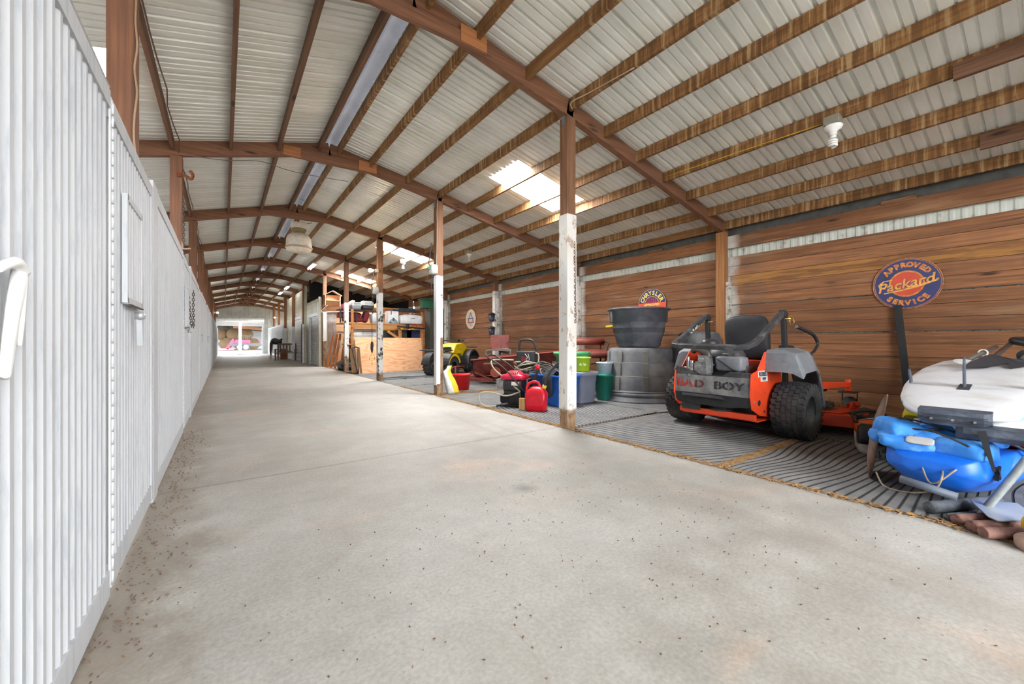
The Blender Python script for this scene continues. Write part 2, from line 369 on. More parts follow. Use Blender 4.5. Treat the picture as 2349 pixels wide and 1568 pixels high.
# ---- posts
def post_mat(zp, seed, low=None, flake='#3a322b', amt=.56, wh='#dcdad5', base='#8b6246'):
    t = NT('painted_post'); o = t.coord(); v = t.coord((14, 14, .8)); g = t.noise(v, 1.5, 8, .65, .5)
    wd = t.ramp(g, [(.3, rgb('#64452f')), (.65, rgb(base))])
    off = t.new('ShaderNodeMapping'); t.link(o, off.inputs[0]); off.inputs['Location'].default_value = (seed * 3.1, seed, seed * 1.7); off.inputs['Scale'].default_value = (1, 1, .55)
    n = t.noise(off.outputs[0], 9, 9, .72); n2 = t.noise(off.outputs[0], 2.2, 5, .6)
    wt = t.mix(t.mask(n2, .5, .75), rgb(wh), rgb('#cfc8bc')); wt = t.mix(t.mask(n, amt, amt + .04), wt, rgb(flake)); wt = t.mix(t.mask(t.noise(off.outputs[0], 5, 8, .7, 1), .62, .68), wt, rgb('#b98a63'))
    s = t.new('ShaderNodeSeparateXYZ'); t.link(o, s.inputs[0]); z = t.math('ADD', s.outputs[2], t.math('MULTIPLY', n, .06))
    col = t.mix(t.ramp(t.math('SUBTRACT', z, zp - .5), [(.5, (0, 0, 0, 1)), (.53, (1, 1, 1, 1))]), wt, wd)
    # grimy wood showing at the foot
    ft = t.ramp(t.math('ADD', s.outputs[2], t.math('MULTIPLY', n, .5)), [((low or .32) + .1, (1, 1, 1, 1)), ((low or .32) + .2, (0, 0, 0, 1))]) if not low or low < .8 else t.ramp(t.math('MULTIPLY', t.math('ADD', s.outputs[2], t.math('MULTIPLY', n, .3)), .5), [(low / 2 + .06, (1, 1, 1, 1)), (low / 2 + .07, (0, 0, 0, 1))])
    col = t.mix(ft, col, t.mix(t.mask(n, .42, .6), rgb('#9a7b5c'), rgb('#5d4733')))
    return t.out(col, .75, 0, t.bump(n, .35, .01, t.bump(g, .2, .005)))
pdat = [(1, 'nearest white-flaking square post between aisle and mower', 2.6, .35, .62, '#b7a394'), (2, 'second post from the front, half clad in a white metal channel', 2.34, 1.16, .6, '#4a4038'), (3, 'third post with mottled black and white peeling paint', 2.38, .3, .53, '#2f2b26'), (4, 'fourth post beside the leaning plywood sheet', 2.4, .6, .56, '#3a322b'), (5, 'fifth post at the corner of the white rooms', 2.3, 1.1, .64, '#7a6a5a')]
for k, lb, zp, low, amt, fl in pdat:
    y = FR[k + 1]; p = thing('wooden_post', lb, 'post', (3.44, y, 0), 0, 'posts along the right side of the aisle')
    h = roofz(3.44) - .22
    MB().b2((-.07, -.07, -.02), (.07, .07, h)).build('post_shaft', post_mat(zp, k, low, fl, amt), p, .008)
    if k == 1: MB().b2((-.078, -.078, .22), (.078, .078, zp)).build('paint_sleeve', post_mat(3.2, 5, .3, '#ab9788', .555, '#d9d6d1'), p, .008)
    for sx in (-1, 1): MB().box((.076 * sx, 0, h - .05), (.006, .05, .12)).build('metal_strap', mat('#9aa0a6', .4, .7), p)
    if k == 2:
        c = MB(); c.b2((-.085, -.079, .2), (-.072, .02, 2.34)).b2((-.085, -.086, .22), (.0, -.073, 2.34))
        c.build('metal_channel', mat('#e4e5e6', .4, .1, .05, 4), p)
for k in range(6, 11):
    y = FR[k + 1]; p = thing('wooden_post', 'far right-hand aisle post, %s' % ['in the block-room wall', 'near the garden bench', 'at the start of the white far stalls', 'among the white far stalls', 'just before the roll-up door'][k - 6], 'post', (3.2, y, 0), 0, 'far posts on the right side')
    MB().b2((-.07, -.07, 1.6), (.07, .07, roofz(3.2) - .22)).build('post_shaft', wood('#94623f', '#6b452c', 'z', 1), p)
    MB().b2((-.075, -.075, 0), (.075, .075, 1.9)).build('painted_foot', mat('#dfe0e2', .6), p)
lp = ['nearest left post rising above the stall front', 'second left post with a rusty hook and chain', 'third left post above the stalls', 'fourth left post above the stalls', 'fifth left post above the stalls', 'sixth left post above the stalls', 'seventh left post above the stalls', 'eighth left post above the stalls', 'ninth left post above the stalls', 'tenth left post above the stalls', 'left post at the far gable']
LW = wood('#85593f', '#5d4030', 'z', 1.0, h3='#6f4c38', name='post_wood'); WPaint = mat('#d9dbdd', .5, 0, .06, 5, .1, h2='#c0c2c4', dlo=.6, dhi=.7)
for k, lb in enumerate(lp):
    y = FR[k + 2]; p = thing('wooden_post', 'brown timber ' + lb, 'post', (-.55, y, 0), 0, 'posts along the left side of the aisle'); h = roofz(-.55) - .22
    MB().b2((-.05, -.075, 2.02), (.085, .09, h)).build('post_shaft', LW, p, .006)
    MB().b2((-.08, -.08, 0), (.08, .08, 2.22 if k != 1 else 2.12)).build('painted_foot', WPaint, p, .006)
# ---- right plank wall
def plank_stain(t, o, col):
    s = t.new('ShaderNodeSeparateXYZ'); t.link(o, s.inputs[0]); n = t.noise(o, 2.5, 5, .65)
    fr = t.math('FRACT', t.math('DIVIDE', t.math('SUBTRACT', s.outputs[1], Y0 - BAY * 3), BAY))   # 0..1 across a bay; the paint overspray sits at its far end
    ms = t.ramp(t.math('ADD', fr, t.math('MULTIPLY', t.math('SUBTRACT', n, .5), .07)), [(.925, (0, 0, 0, 1)), (.965, (1, 1, 1, 1))])
    col = t.mix(t.math('MULTIPLY', ms, t.ramp(n, [(.3, (.5, .5, .5, 1)), (.5, (1, 1, 1, 1))])), col, rgb('#cfcdc6'))
    sm = t.math('MULTIPLY', t.ramp(fr, [(.8, (0, 0, 0, 1)), (.9, (1, 1, 1, 1)), (.95, (0, 0, 0, 1))]), t.mask(t.noise(o, 1.7, 4), .4, .6))
    col = t.mix(t.math('MULTIPLY', sm, .5), col, rgb('#5b4c40'))
    gd = t.math('MULTIPLY', t.math('COMPARE', s.outputs[2], 2.125, .085), t.math('LESS_THAN', s.outputs[1], 3.5))      # one golden replacement board
    col = t.mix(t.math('MULTIPLY', gd, .65), col, t.ramp(t.noise(t.coord((1, .8, 9)), 2, 4), [(.42, rgb('#6d4521')), (.55, rgb('#ab7833'))]))
    w = t.math('MULTIPLY', t.mask(t.noise(t.coord((1, .35, 3)), 1.6, 5, .6), .56, .7), .45)
    return t.mix(w, col, rgb('#a98a6a'))
PLK = wood('#97653f', '#573620', 'y', 1.0, h3='#764c2f', plank=.17, stain=plank_stain, name='plank')
mb = MB(); rr = random.Random(3)
ys = [-3.9, FR[1], FR[2], FR[3], FR[4], FR[5], FR[6]]
for a, b in zip(ys, ys[1:]):
    for i in range(15):
        g = .004 + (.012 if i in (6, 9) or rr.random() < .12 else 0)
        mb.b2((7.30 + rr.uniform(0, .004), a + .05, i * .17), (7.325, b - .05, (i + 1) * .17 - g))
mb.b2((7.29, -3.9, 2.70), (7.33, 18.24, 2.92))
for y in [FR[1] + 1.2, FR[2] + 1.25, FR[2] + 2.5, FR[3] + 1.8]: mb.b2((7.28, y, 2.9), (7.33, y + .35, 2.955))
struct(mb.build('wall_right', PLK, bevel=.003))
def siding(y0, y1, x, z0, z1, name, m, per=.3048, amp=.015, sgn=-1):
    pr = []
    k = math.floor(y0 / per)
    while k * per < y1:
        for dy, d in ((0, 0), (.018, 1), (.045, 1), (.063, 0)):
            if y0 < k * per + dy < y1: pr.append((k * per + dy, d * amp))
        k += 1
    pr = [(y0, 0)] + pr + [(y1, 0)]; vs = []
    for y, d in pr: vs += [(x + sgn * d, y, z0), (x + sgn * d, y, z1)]
    q = MB(); q.add(vs, [(2 * i, 2 * i + 1, 2 * i + 3, 2 * i + 2) for i in range(len(pr) - 1)]); return struct(q.build(name, m, recalc=False))
siding(-3.9, 18.24, 7.40, -.1, 3.125, 'wall_right_outer', mat('#c9ccc2', .6, 0, .08, 3, h2='#8f8570', ds=5, dlo=.56, dhi=.68), .102, .012)
wl = ['nearest wall post, behind the mower', 'wall post behind the nearest aisle post', 'wall post carrying two lanterns', 'wall post behind the yellow quad bike', 'wall post at the storage shelves']
for i, lb in enumerate(wl):
    y = FR[i + 2]; p = thing('wall_post', 'timber ' + lb, 'post', (7.2, y, 0), 0, 'posts against the plank wall')
    MB().b2((-.07, -.075, -.02), (.07, .075, roofz(7.2) - .2)).build('post_shaft', [wood('#a87545', '#7f512c', 'z', 1, name='wpost'), post_mat(2.7, 8, .2, '#3c362e', .58)][i > 0], p, .006)
    MB().b2((-.01, -.13, 0), (.075, -.076, 2.1 if i == 0 else 2.45)).build('painted_strip', mat('#d3d0c8', .7, 0, .15, 9, .3, h2='#8d7f6d', dlo=.55, dhi=.6), p)
# ---- left stall fronts: corrugated white panels
WH = (lambda t: t.out(t.mix(t.mask(t.noise(t.coord((9, 9, 1.1)), 3, 9, .75), .5, .62), rgb('#babcbf'), rgb('#a9adb3')), .5, 0, t.bump(t.noise(t.coord(), 30, 5), .08, .004)))(NT('white_corrugated'))
WT = mat('#c6c8ca', .5, 0, .06, 6, .1)
def corr(mb, x, y0, y1, z0, z1, per=.067, amp=.011, sgn=1, m=0):
    pr = []; k = math.floor(y0 / per)
    while k * per < y1:
        for dy, d in ((0, 0), (.014, 1), (.036, 1), (.05, 0)):
            if y0 < k * per + dy < y1: pr.append((k * per + dy, d * amp))
        k += 1
    pr = [(y0, 0)] + pr + [(y1, 0)]; vs = []
    for y, d in pr: vs += [(x + sgn * (d - amp), y, z0), (x + sgn * (d - amp), y, z1)]
    mb.add(vs, [(2 * i, 2 * i + 1, 2 * i + 3, 2 * i + 2) for i in range(len(pr) - 1)], m)
def stall_front(x, y0, y1, sgn=1, top=2.07):
    """fixed panel with rails; returns nothing, the door is separate"""
    corr(WLm, x, y0, y1, .1, top - .05, sgn=sgn); WLm.b2((x - .045 * sgn, y0, .015), (x + .004 * sgn, y1, .12)); WLm.b2((x - .045 * sgn, y0, top - .07), (x + .006 * sgn, y1, top))
    WLm.tube([(x - .015 * sgn, y0 + .01, top + .012), (x - .015 * sgn, y1 - .01, top + .012)], .022, 8)
    WLm.b2((x - .06 * sgn, y0, .02), (x - .03 * sgn, y1, top))
WLm = MB(); hinge_y = []
MET = mat('#b9bcc0', .4, .6); DK = mat('#3a3634', .7)
doors = []
for k in range(0, 12):
    a = FR[k] + .0; b = FR[k + 1]
    if k == 12: break
    f0, f1 = (a + .1, a + 2.34); d0, d1 = a + 2.38, b - .12
    stall_front(-.38, f0, f1)
    WLm.b2((-.47, b - .12, .0), (-.372, b + .1, 2.1))       # jamb in front of each post
    d = MB(); corr(d, -.38, d0, d1, .12, 2.0); d.b2((-.44, d0, .03), (-.377, d1, .13)); d.b2((-.44, d0, 1.98), (-.375, d1, 2.05)); d.b2((-.44, d0, .1), (-.41, d1, 2.0))
    d.b2((-.43, d1 - .05, .03), (-.374, d1, 2.05)); d.tube([(-.395, d0, 2.06), (-.395, d1, 2.055)], .018, 8)
    o = struct(d.build('door_%d' % (k + 1), WH)); doors.append(o)
    h = MB()
    for i in range(38): h.cyl((-.372, d0 - .018, .06 + i * .052), (-.372, d0 - .018, .106 + i * .052), .0055, n=6)
    h.b2((-.38, d0 - .04, .05), (-.374, d0 + .005, 2.03)); h.build('hinge', WT, o)
    l = MB(); l.cyl((-.36, d1 - .75, 1.18), (-.33, d1 - .75, 1.18), .018); l.bar((-.345, d1 - .75, 1.2), (-.345, d1 - .72, 1.03), .022, .01); l.ball((-.34, d1 - .75, 1.18), .022, 8); l.build('latch', MET, o)
    if k == 1 or k == 2 or k == 5:
        g = MB(); ya, yb = d0 + .22, d0 + .62
        for c, dd in (((-.368, (ya + yb) / 2, 1.72), (.02, yb - ya, .03)), ((-.368, (ya + yb) / 2, 1.24), (.02, yb - ya, .03)), ((-.368, ya, 1.48), (.02, .03, .5)), ((-.368, yb, 1.48), (.02, .03, .5))): g.box(c, dd)
        corr(g, -.362, ya, yb, 1.25, 1.71); g.build('feed_hatch', WH, o)
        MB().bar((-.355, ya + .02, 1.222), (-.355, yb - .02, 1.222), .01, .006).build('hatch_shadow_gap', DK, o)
struct(WLm.build('wall_left', WH, recalc=False))
# stall partitions and unseen outer wall, gap added under left eave for sky light
mb = MB(); mb.b2((-4.6, -3.9, 0), (-4.5, 40.2, 1.5)).b2((-4.6, -3.9, 2.6), (-4.5, 40.2, 2.78)); struct(mb.build('wall_left_outer', mat('#b3b5b5', .6)))
# ---- white rooms on the right beyond the shelves
SID = (lambda t: (lambda o: t.out(t.mix(t.mask(t.noise(o, 1.5, 5), .4, .7), rgb('#cfcbb9'), rgb('#b7b29d')), .6))(t.coord()))(NT('cream_siding'))
WLm = MB(); X = 3.28
segs = [(18.3, 18.62, 0, 2.9), (18.62, 21.0, 2.2, 2.9), (21.0, 21.7, 0, 2.9), (21.9, 23.2, 0, 3.7), (23.2, 27.0, 2.25, 3.7), (27.0, 29.2, 0, 3.7)]
for y0, y1, z0, z1 in segs:
    z = z0
    while z < z1 - .01: e = min(z + .2, z1); WLm.b2((X, y0, z), (X + .05 + .01, y1, e - .006)); z = e
struct(WLm.build('wall_rooms', SID))
struct(MB().b2((3.2, 21.7, 0), (3.3, 21.9, 3.75)).b2((3.22, 18.24, 0), (3.3, 18.34, 2.92)).build('trim_2', mat('#b5b09c', .6)))
def rollup(y0, y1, h, n):
    m = MB(); k = int(h / .075); pr = []
    for i in range(k + 1): pr += [(i * h / k, 0), ((i + .5) * h / k, .018)]
    vs = []
    for z, d in pr: vs += [(X + .09 - d, y0, z), (X + .09 - d, y1, z)]
    m.add(vs, [(2 * i, 2 * i + 1, 2 * i + 3, 2 * i + 2) for i in range(len(pr) - 1)]); o = struct(m.build('door_%d' % n, mat('#e3e4e4', .4, .1), recalc=False))
    t = MB(); t.b2((X - .02, y0 - .02, h - .03), (X + .09, y1, h + .1)); t.b2((X - .02, y1 - .18, 0), (X + .06, y1, h)); t.b2((X - .01, y0 - .06, 0), (X + .06, y0, h)); t.build('door_frame', mat('#dcdde0', .5), o)
    b = MB(); [b.b2((X + .0, y1 - .21, .03 + i * .07), (X + .02, y1 - .18, .065 + i * .07)) for i in range(int(h / .07))]; b.build('guide_slots', DK, o)
rollup(18.62, 21.0, 2.2, 20); rollup(23.2, 27.0, 2.3, 21)
struct(MB().b2((3.24, 22.4, 0), (3.3, 23.1, 1.95)).build('door_22', mat('#5a3d2b', .8)))
struct(MB().b2((3.36, 18.3, 0), (7.35, 18.4, 2.55)).build('wall_store', wood('#c79a70', '#a87a52', 'x', .8, h3='#d0ae8c', name='osb')))
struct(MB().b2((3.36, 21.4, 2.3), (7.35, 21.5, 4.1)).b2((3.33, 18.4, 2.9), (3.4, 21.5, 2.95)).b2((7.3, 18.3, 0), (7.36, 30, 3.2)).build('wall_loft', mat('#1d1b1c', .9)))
struct(MB().b2((3.34, 29.2, 0), (7.3, 29.3, 4.1)).build('wall_rooms_end', SID))
# far right white stalls + gable with the roll-up door
WLm = MB(); stall_front(3.1, 29.4, 33.0, -1, 2.16); stall_front(3.1, 33.1, 36.5, -1, 2.16); stall_front(3.1, 36.6, 40.1, -1, 2.16); struct(WLm.build('wall_far_stalls', WH, recalc=False))
def gable(y, x0, x1, z0, z1f, name, m, per=.3):
    vs = []; fs = []; x = x0; i = 0; pr = []
    while x < x1 - .001:
        for dx, d in ((0, 0), (.02, 1), (.05, 1), (.07, 0)):
            if x + dx < x1: pr.append((x + dx, d * .015))
        x += per
    pr.append((x1, 0))
    for xx, d in pr: vs += [(xx, y - d, z0), (xx, y - d, z1f(xx))]
    q = MB(); q.add(vs, [(2 * i, 2 * i + 1, 2 * i + 3, 2 * i + 2) for i in range(len(pr) - 1)]); return struct(q.build(name, m, recalc=False))
GM = mat('#a9aaa4', .5, .1, .15, 2)
gable(40.3, -4.6, 7.4, 2.95, lambda x: roofz(x) - .0, 'wall_back', GM)
gable(40.3, -4.6, -.5, 0, lambda x: 2.95, 'wall_back', GM); gable(40.3, 2.75, 7.4, 0, lambda x: 2.95, 'wall_back', GM)
d = MB(); d.lathe([(.0, 0), (.2, 0), (.2, 3.3), (0, 3.3)], (-.5, 40.05, 2.85), 16, rot=(0, pi / 2, 0)); n = 9
for i in range(n): d.b2((-.42, 40.2, 2.38 + i * .05), (2.7, 40.225, 2.42 + i * .05))
d.b2((-.42, 40.18, 2.34), (2.7, 40.24, 2.385)); o = struct(d.build('door_30', mat('#e1e3e4', .35, .15)))
MB().b2((-.52, 40.1, 0), (-.42, 40.25, 2.9)).b2((2.66, 40.1, 0), (2.76, 40.25, 2.9)).build('door_track', mat('#c9cdd4', .4, .3), o)

struct(MB().b2((3.4, -4.0, -.3), (7.6, -3.9, 3.3)).build('wall_rear_lean_to', PLK))
struct(MB().b2((-4.7, -4.0, -.3), (-.45, -3.9, 3.3)).build('wall_rear_stalls', WT))

for x, y, zz, lb in ((5.34, .15, .06, 'short splice board nailed on the bulb-fixture purlin at the right edge'), (6.62, .1, .04, 'short splice board nailed on the second purlin up from the wall')):
    tag(MB().b2((x - .03, y - .55, roofz(x) - .20), (x + .01, y + .45, roofz(x) - zz)).build('splice_board', PUL), lb, 'board')

struct(MB().b2((7.35, -3.9, 2.90), (7.38, 18.2, 3.125)).build('trim_5', mat('#5b5c5a', .4, .4, .2, 8)))
# ============================================================ HELPERS FOR OBJECTS
def spw(v, e): return (abs(v) ** e) * (1 if v >= 0 else -1)
def pillow(mb, c, d, e1=.5, e2=.5, rot=(0, 0, 0), n=24, k=10, m=0, f=None):
    M = Matrix.Translation(c) @ rotm(rot); rings = []
    for i in range(k + 1):
        a = -pi / 2 + pi * i / k; cz, sz = max(spw(cos(a), e1), .01), spw(sin(a), e1); ring = []
        for j in range(n):
            b = 2 * pi * j / n; p = Vector((d[0] / 2 * cz * spw(cos(b), e2), d[1] / 2 * cz * spw(sin(b), e2), d[2] / 2 * sz))
            ring.append(M @ (f(p) if f else p))
        rings.append(ring)
    return mb.loft(rings, True, False, m)
def rrect(w, h, r, n=4):
    pts = []
    for cx, cy, a in ((w / 2 - r, h / 2 - r, 0), (-w / 2 + r, h / 2 - r, pi / 2), (-w / 2 + r, -h / 2 + r, pi), (w / 2 - r, -h / 2 + r, 1.5 * pi)):
        pts += [(cx + r * cos(a + pi / 2 * i / n), cy + r * sin(a + pi / 2 * i / n)) for i in range(n + 1)]
    return pts
def rloft(mb, secs, m=0, cap=True, r=.05, n=4):
    """stack of rounded rectangles: (z, w, d[, cx, cy])"""
    return mb.loft([[(x + (s[3] if len(s) > 3 else 0), y + (s[4] if len(s) > 4 else 0), s[0]) for x, y in rrect(s[1], s[2], min(r, s[1] / 2.01, s[2] / 2.01), n)] for s in secs], cap, False, m)
BLK = mat('#26272a', .5, 0, .2, 12, .1); BLKD = mat('#2b2c2e', .65, 0, .25, 9, .2, h2='#6d6a66', ds=5, dlo=.5, dhi=.8); RUB = mat('#303134', .8, 0, .25, 14, .25, h2='#55534f', ds=4, dlo=.45, dhi=.8)
ORG = mat('#dd4520', .42, 0, .08, 5, 0, h2='#c4573a', ds=3, dlo=.6, dhi=.8); STEEL = mat('#a5a6a8', .3, .8, .25, 20); WHT = mat('#e6e6e4', .5, 0, .05, 4); YEL = mat('#e0b22a', .5); RED = mat('#c4141c', .4, 0, .1, 4)
DUSTY = mat('#55555a', .7, 0, .2, 20, .3, h2='#85837f', ds=7, dlo=.35, dhi=.7); GRYP = mat('#74777d', .5, 0, .15, 6, .1, h2='#5a5b5e', ds=4, dlo=.5, dhi=.7)
# ------------------------------------------------------------ rubber mats
def mat_rubber(rz, sc, seed):
    t = NT('grooved_rubber'); v = t.coord((1, 1, 1), (0, 0, rz)); d = t.noise(t.coord((1, 1, 1)), .9, 0, .5)
    wv = t.new('ShaderNodeTexWave', wave_type='BANDS', bands_direction='X', wave_profile='SIN'); t.link(v, wv.inputs['Vector'])
    wv.inputs['Scale'].default_value = sc * .75; wv.inputs['Distortion'].default_value = 0; wv.inputs['Phase Offset'].default_value = seed
    # gentle wobble of the grooves
    mp = t.new('ShaderNodeVectorMath', operation='ADD'); t.link(v, mp.inputs[0]); cb = t.new('ShaderNodeCombineXYZ'); t.link(t.math('MULTIPLY', d, .35), cb.inputs[0]); t.link(cb.outputs[0], mp.inputs[1]); t.link(mp.outputs[0], wv.inputs['Vector'])
    g = t.ramp(wv.outputs['Fac'], [(.04, (0, 0, 0, 1)), (.22, (1, 1, 1, 1))]); n = t.noise(t.coord(), 3.5, 7, .65)
    col = t.mix(g, rgb('#2e2d2c'), t.ramp(n, [(.3, rgb('#66676b')), (.7, rgb('#8d8b87'))]))
    return t.out(col, .75, 0, t.bump(g, .9, .012, t.bump(t.noise(t.coord(), 60, 3), .2, .004)))
RMT = [mat_rubber(0, 6.5, 0), mat_rubber(R(90), 7.5, 2), mat_rubber(R(-75), 6.0, 4), mat_rubber(R(15), 7, 5)]
mats_ = [(3.37, 5.22, -.22, 1.66, 1, 'grooved black rubber mat nearest the camera, under the blue kayak tip'), (5.25, 7.2, -.25, 1.63, 1, 'rubber mat under the mower deck by the plank wall'),
         (3.38, 5.24, 1.72, 3.46, 2, 'grooved rubber mat under the orange mower rear wheels'), (5.27, 7.2, 1.68, 3.44, 0, 'rubber mat along the wall beyond the mower seat'),
         (3.36, 5.2, 3.56, 5.40, 3, 'rubber mat with the blue tote and red fuel can on it'), (5.22, 7.15, 3.50, 5.36, 2, 'rubber mat beneath the stacked black stock tanks'),
         (3.38, 5.2, 5.44, 7.1, 1, 'rubber mat under the pressure washer and red engine'), (5.23, 7.15, 5.4, 7.08, 3, 'rubber mat beneath the right end of the rusty red spreader'),
         (3.38, 5.24, 7.4, 9.1, 1, 'rubber mat with the red bucket standing on it'), (5.26, 7.15, 7.34, 9.1, 0, 'rubber mat below the rusty red spreader near the lantern post'),
         (3.34, 5.2, 9.15, 10.8, 2, 'rubber mat in front of the yellow quad bike'), (5.22, 7.1, 9.14, 10.9, 3, 'rubber mat beside the front wheel of the quad bike'),
         (3.36, 5.22, 11.0, 12.8, 1, 'rubber mat between quad bike and plywood sheet'), (5.25, 7.1, 11.0, 12.75, 2, 'rubber mat under the yellow quad bike'),
         (3.36, 5.25, 12.85, 14.6, 0, 'rubber mat under the foot of the leaning plywood'), (5.27, 7.1, 12.8, 14.6, 1, 'rubber mat beside the green cabinet')]
for x0, x1, y0, y1, k, lb in mats_:
    mb = MB(); cx, cy = (x0 + x1) / 2, (y0 + y1) / 2; nx = 14; vs = []; rr = random.Random(int(x0 * 10 + y0 * 7))
    ring = [(x0 + (x1 - x0) * i / nx, y0 + rr.uniform(-.008, .008)) for i in range(nx)] + [(x1 + rr.uniform(-.008, .008), y0 + (y1 - y0) * i / nx) for i in range(nx)] + [(x1 - (x1 - x0) * i / nx, y1 + rr.uniform(-.008, .008)) for i in range(nx)] + [(x0 + rr.uniform(-.02, .015), y1 - (y1 - y0) * i / nx) for i in range(nx)]
    mb.prism([(a - cx, b - cy) for a, b in ring], -.014, .006)
    o = mb.build('rubber_mat', RMT[k], loc=(cx, cy, 0)); tag(o, lb, 'mat', 'stall mats on the floor of the right bays')
# hay dust in the seams
HAY = mat('#b08a5c', .95, 0, .3, 30, .6, h2='#8a6a45', ds=12)
def litter(pts, wdt, n, label, seed=1, col=HAY, zt=.012, nm='straw_litter', ln=.035):
    rr = random.Random(seed); mb = MB()
    for i in range(n):
        k = rr.random() * (len(pts) - 1); a = int(k); f = k - a; p = Vector(pts[a]).lerp(Vector(pts[a + 1]), f) + Vector((rr.gauss(0, wdt), rr.gauss(0, wdt), 0))
        an = rr.uniform(0, pi); l = rr.uniform(.3, 1) * ln; z = rr.uniform(.004, zt)
        mb.bar(p + Vector((-l * cos(an), -l * sin(an), z)), p + Vector((l * cos(an), l * sin(an), z + rr.uniform(-.003, .006))), .004, .003)
    tag(mb.build(nm, col), label, 'straw', kind='stuff')
litter([(3.4, 1.69, 0), (4.9, 1.69, 0)], .016, 900, 'tan straw dust packed in the seam between two mats', 1)
litter([(3.37, -.1, 0), (3.37, 3.3, 0), (3.36, 6, 0), (3.36, 9, 0)], .02, 2600, 'straw and chaff along the edge where mats meet concrete', 2)
litter([(3.5, 7.22, 0), (5.2, 7.25, 0)], .05, 900, 'tan straw scattered on the floor behind the feed sack', 3)
litter([(-.3, 1.8, 0), (-.28, 6, 0)], .06, 500, 'dirt crumbs along the foot of the white stall wall', 4, mat('#6f5b48', .95, 0, .2), .006, 'floor_dirt', .007)
litter([(.2, 1.2, 0), (1.8, 2.2, 0), (2.6, .9, 0), (1.2, 1.0, 0)], .4, 240, 'small brown crumbs and leaf bits on the open concrete', 5, mat('#6a5038', .95, 0, .3), .004, 'floor_dirt', .004)
# ------------------------------------------------------------ ride-on mower
def tyre(mb, c, r, w, n=20, rows=5, lug=.016, rim=.52, m=0):
    """tyre turned about the y axis with block tread"""
    prof = [(r * rim, -w * .42), (r * rim * 1.1, -w * .5), (r * .82, -w * .53), (r * .94, -w * .47), (r * .985, -w * .25), (r, 0), (r * .985, w * .25), (r * .94, w * .47), (r * .82, w * .53), (r * rim * 1.1, w * .5), (r * rim, w * .42)]
    mb.lathe(prof, c, 40, m, rot=(pi / 2, 0, 0), cap=False)
    for j in range(n):
        for k in range(rows):
            y = (k - (rows - 1) / 2) * w / rows * 1.0; a = 2 * pi * (j + .5 * (k % 2)) / n; rr = r * (1 - .06 * (abs(y) / (w / 2)) ** 2.2)
            x, z = c[0] + rr * cos(a), c[2] + rr * sin(a)
            mb.box((x, c[1] + y, z), (lug * 1.5, w / rows * .86, 2 * pi * r / n * .80), (0, -a, 0) if k % 2 else (.22, -a, 0), m)
    for sgn in (-1, 1):
        for j in range(n): a = 2 * pi * (j + .25) / n; mb.box((c[0] + r * .9 * cos(a), c[1] + sgn * w * .5, c[2] + r * .9 * sin(a)), (r * .16, .012, 2 * pi * r / n * .5), (0, -a, 0), m)
def rim_disc(mb, c, r, w, sgn):
    mb.lathe([(r, w * .42), (r * .92, w * .36), (r * .85, w * .18), (r * .55, w * .14), (r * .35, w * .2), (.01, w * .2)], c, 28, rot=(pi / 2 * sgn, 0, 0), cap=False)
    for i in range(5): a = 2 * pi * i / 5; mb.cyl((c[0] + r * .45 * cos(a), c[1] - sgn * w * .13, c[2] + r * .45 * sin(a)), (c[0] + r * .45 * cos(a), c[1] - sgn * w * .23, c[2] + r * .45 * sin(a)), r * .06, n=8)
mw = thing('ride_on_mower', 'orange and black zero-turn mower with folded roll bar, rear facing the aisle', 'mower', (5.0, 2.32, .006), R(0))
for sy in (-1, 1):
    m = MB(); tyre(m, (0, sy * .62, .305), .30, .29, 26, 6, .009); tw = m.build('rear_tyre', RUB, mw)
    m = MB(); rim_disc(m, (0, sy * .62, .305), .165, .29, -sy if sy > 0 else 1); m.build('wheel_rim', BLKD, tw)
# side cheeks
for sy in (-1, 1):
    P = [(-.60, .34), (-.64, .48), (-.615, .70), (-.58, .715), (-.47, .74), (-.30, .93), (-.16, .95), (.10, .80), (.12, .28), (-.12, .22), (-.42, .26)]
    MB().prism(P, -.006, .006, Matrix.Translation((0, sy * .425, 0)) @ Matrix.Rotation(pi / 2, 4, 'X')).build('side_panel', ORG, mw, .003)
m = MB(); m.cyl((-.45, -.433, .40), (-.45, -.436, .40), .03); m.cyl((-.33, -.433, .30), (-.33, -.436, .30), .012)
for x, z in ((-.55, .66), (-.5, .52), (-.3, .5), (-.56, .42), (-.2, .62), (-.1, .42), (-.2, .78), (-.12, .70)): m.cyl((x, -.432, z), (x, -.438, z), .009, n=8, m=1)
m.build('panel_bolts', [BLK, STEEL], mw)
# number plates and words on the right cheek
MT = Matrix.Translation((-.36, -.433, .68)) @ Matrix.Rotation(pi / 2, 4, 'X'); m = MB()
put_text(m, 'REBEL', .062, MT, .001, .002, 1.1); put_text(m, '999', .05, MT @ Matrix.Translation((.03, -.05, 0)), .001, .001, 1.1); m.build('side_lettering', BLK, mw)
m = MB(); m.b2((-.47, -.4318, .67), (-.25, -.431, .735)); m.b2((-.41, -.4318, .62), (-.24, -.431, .67)); m.build('side_decal', mat('#c9c5c2', .5), mw)
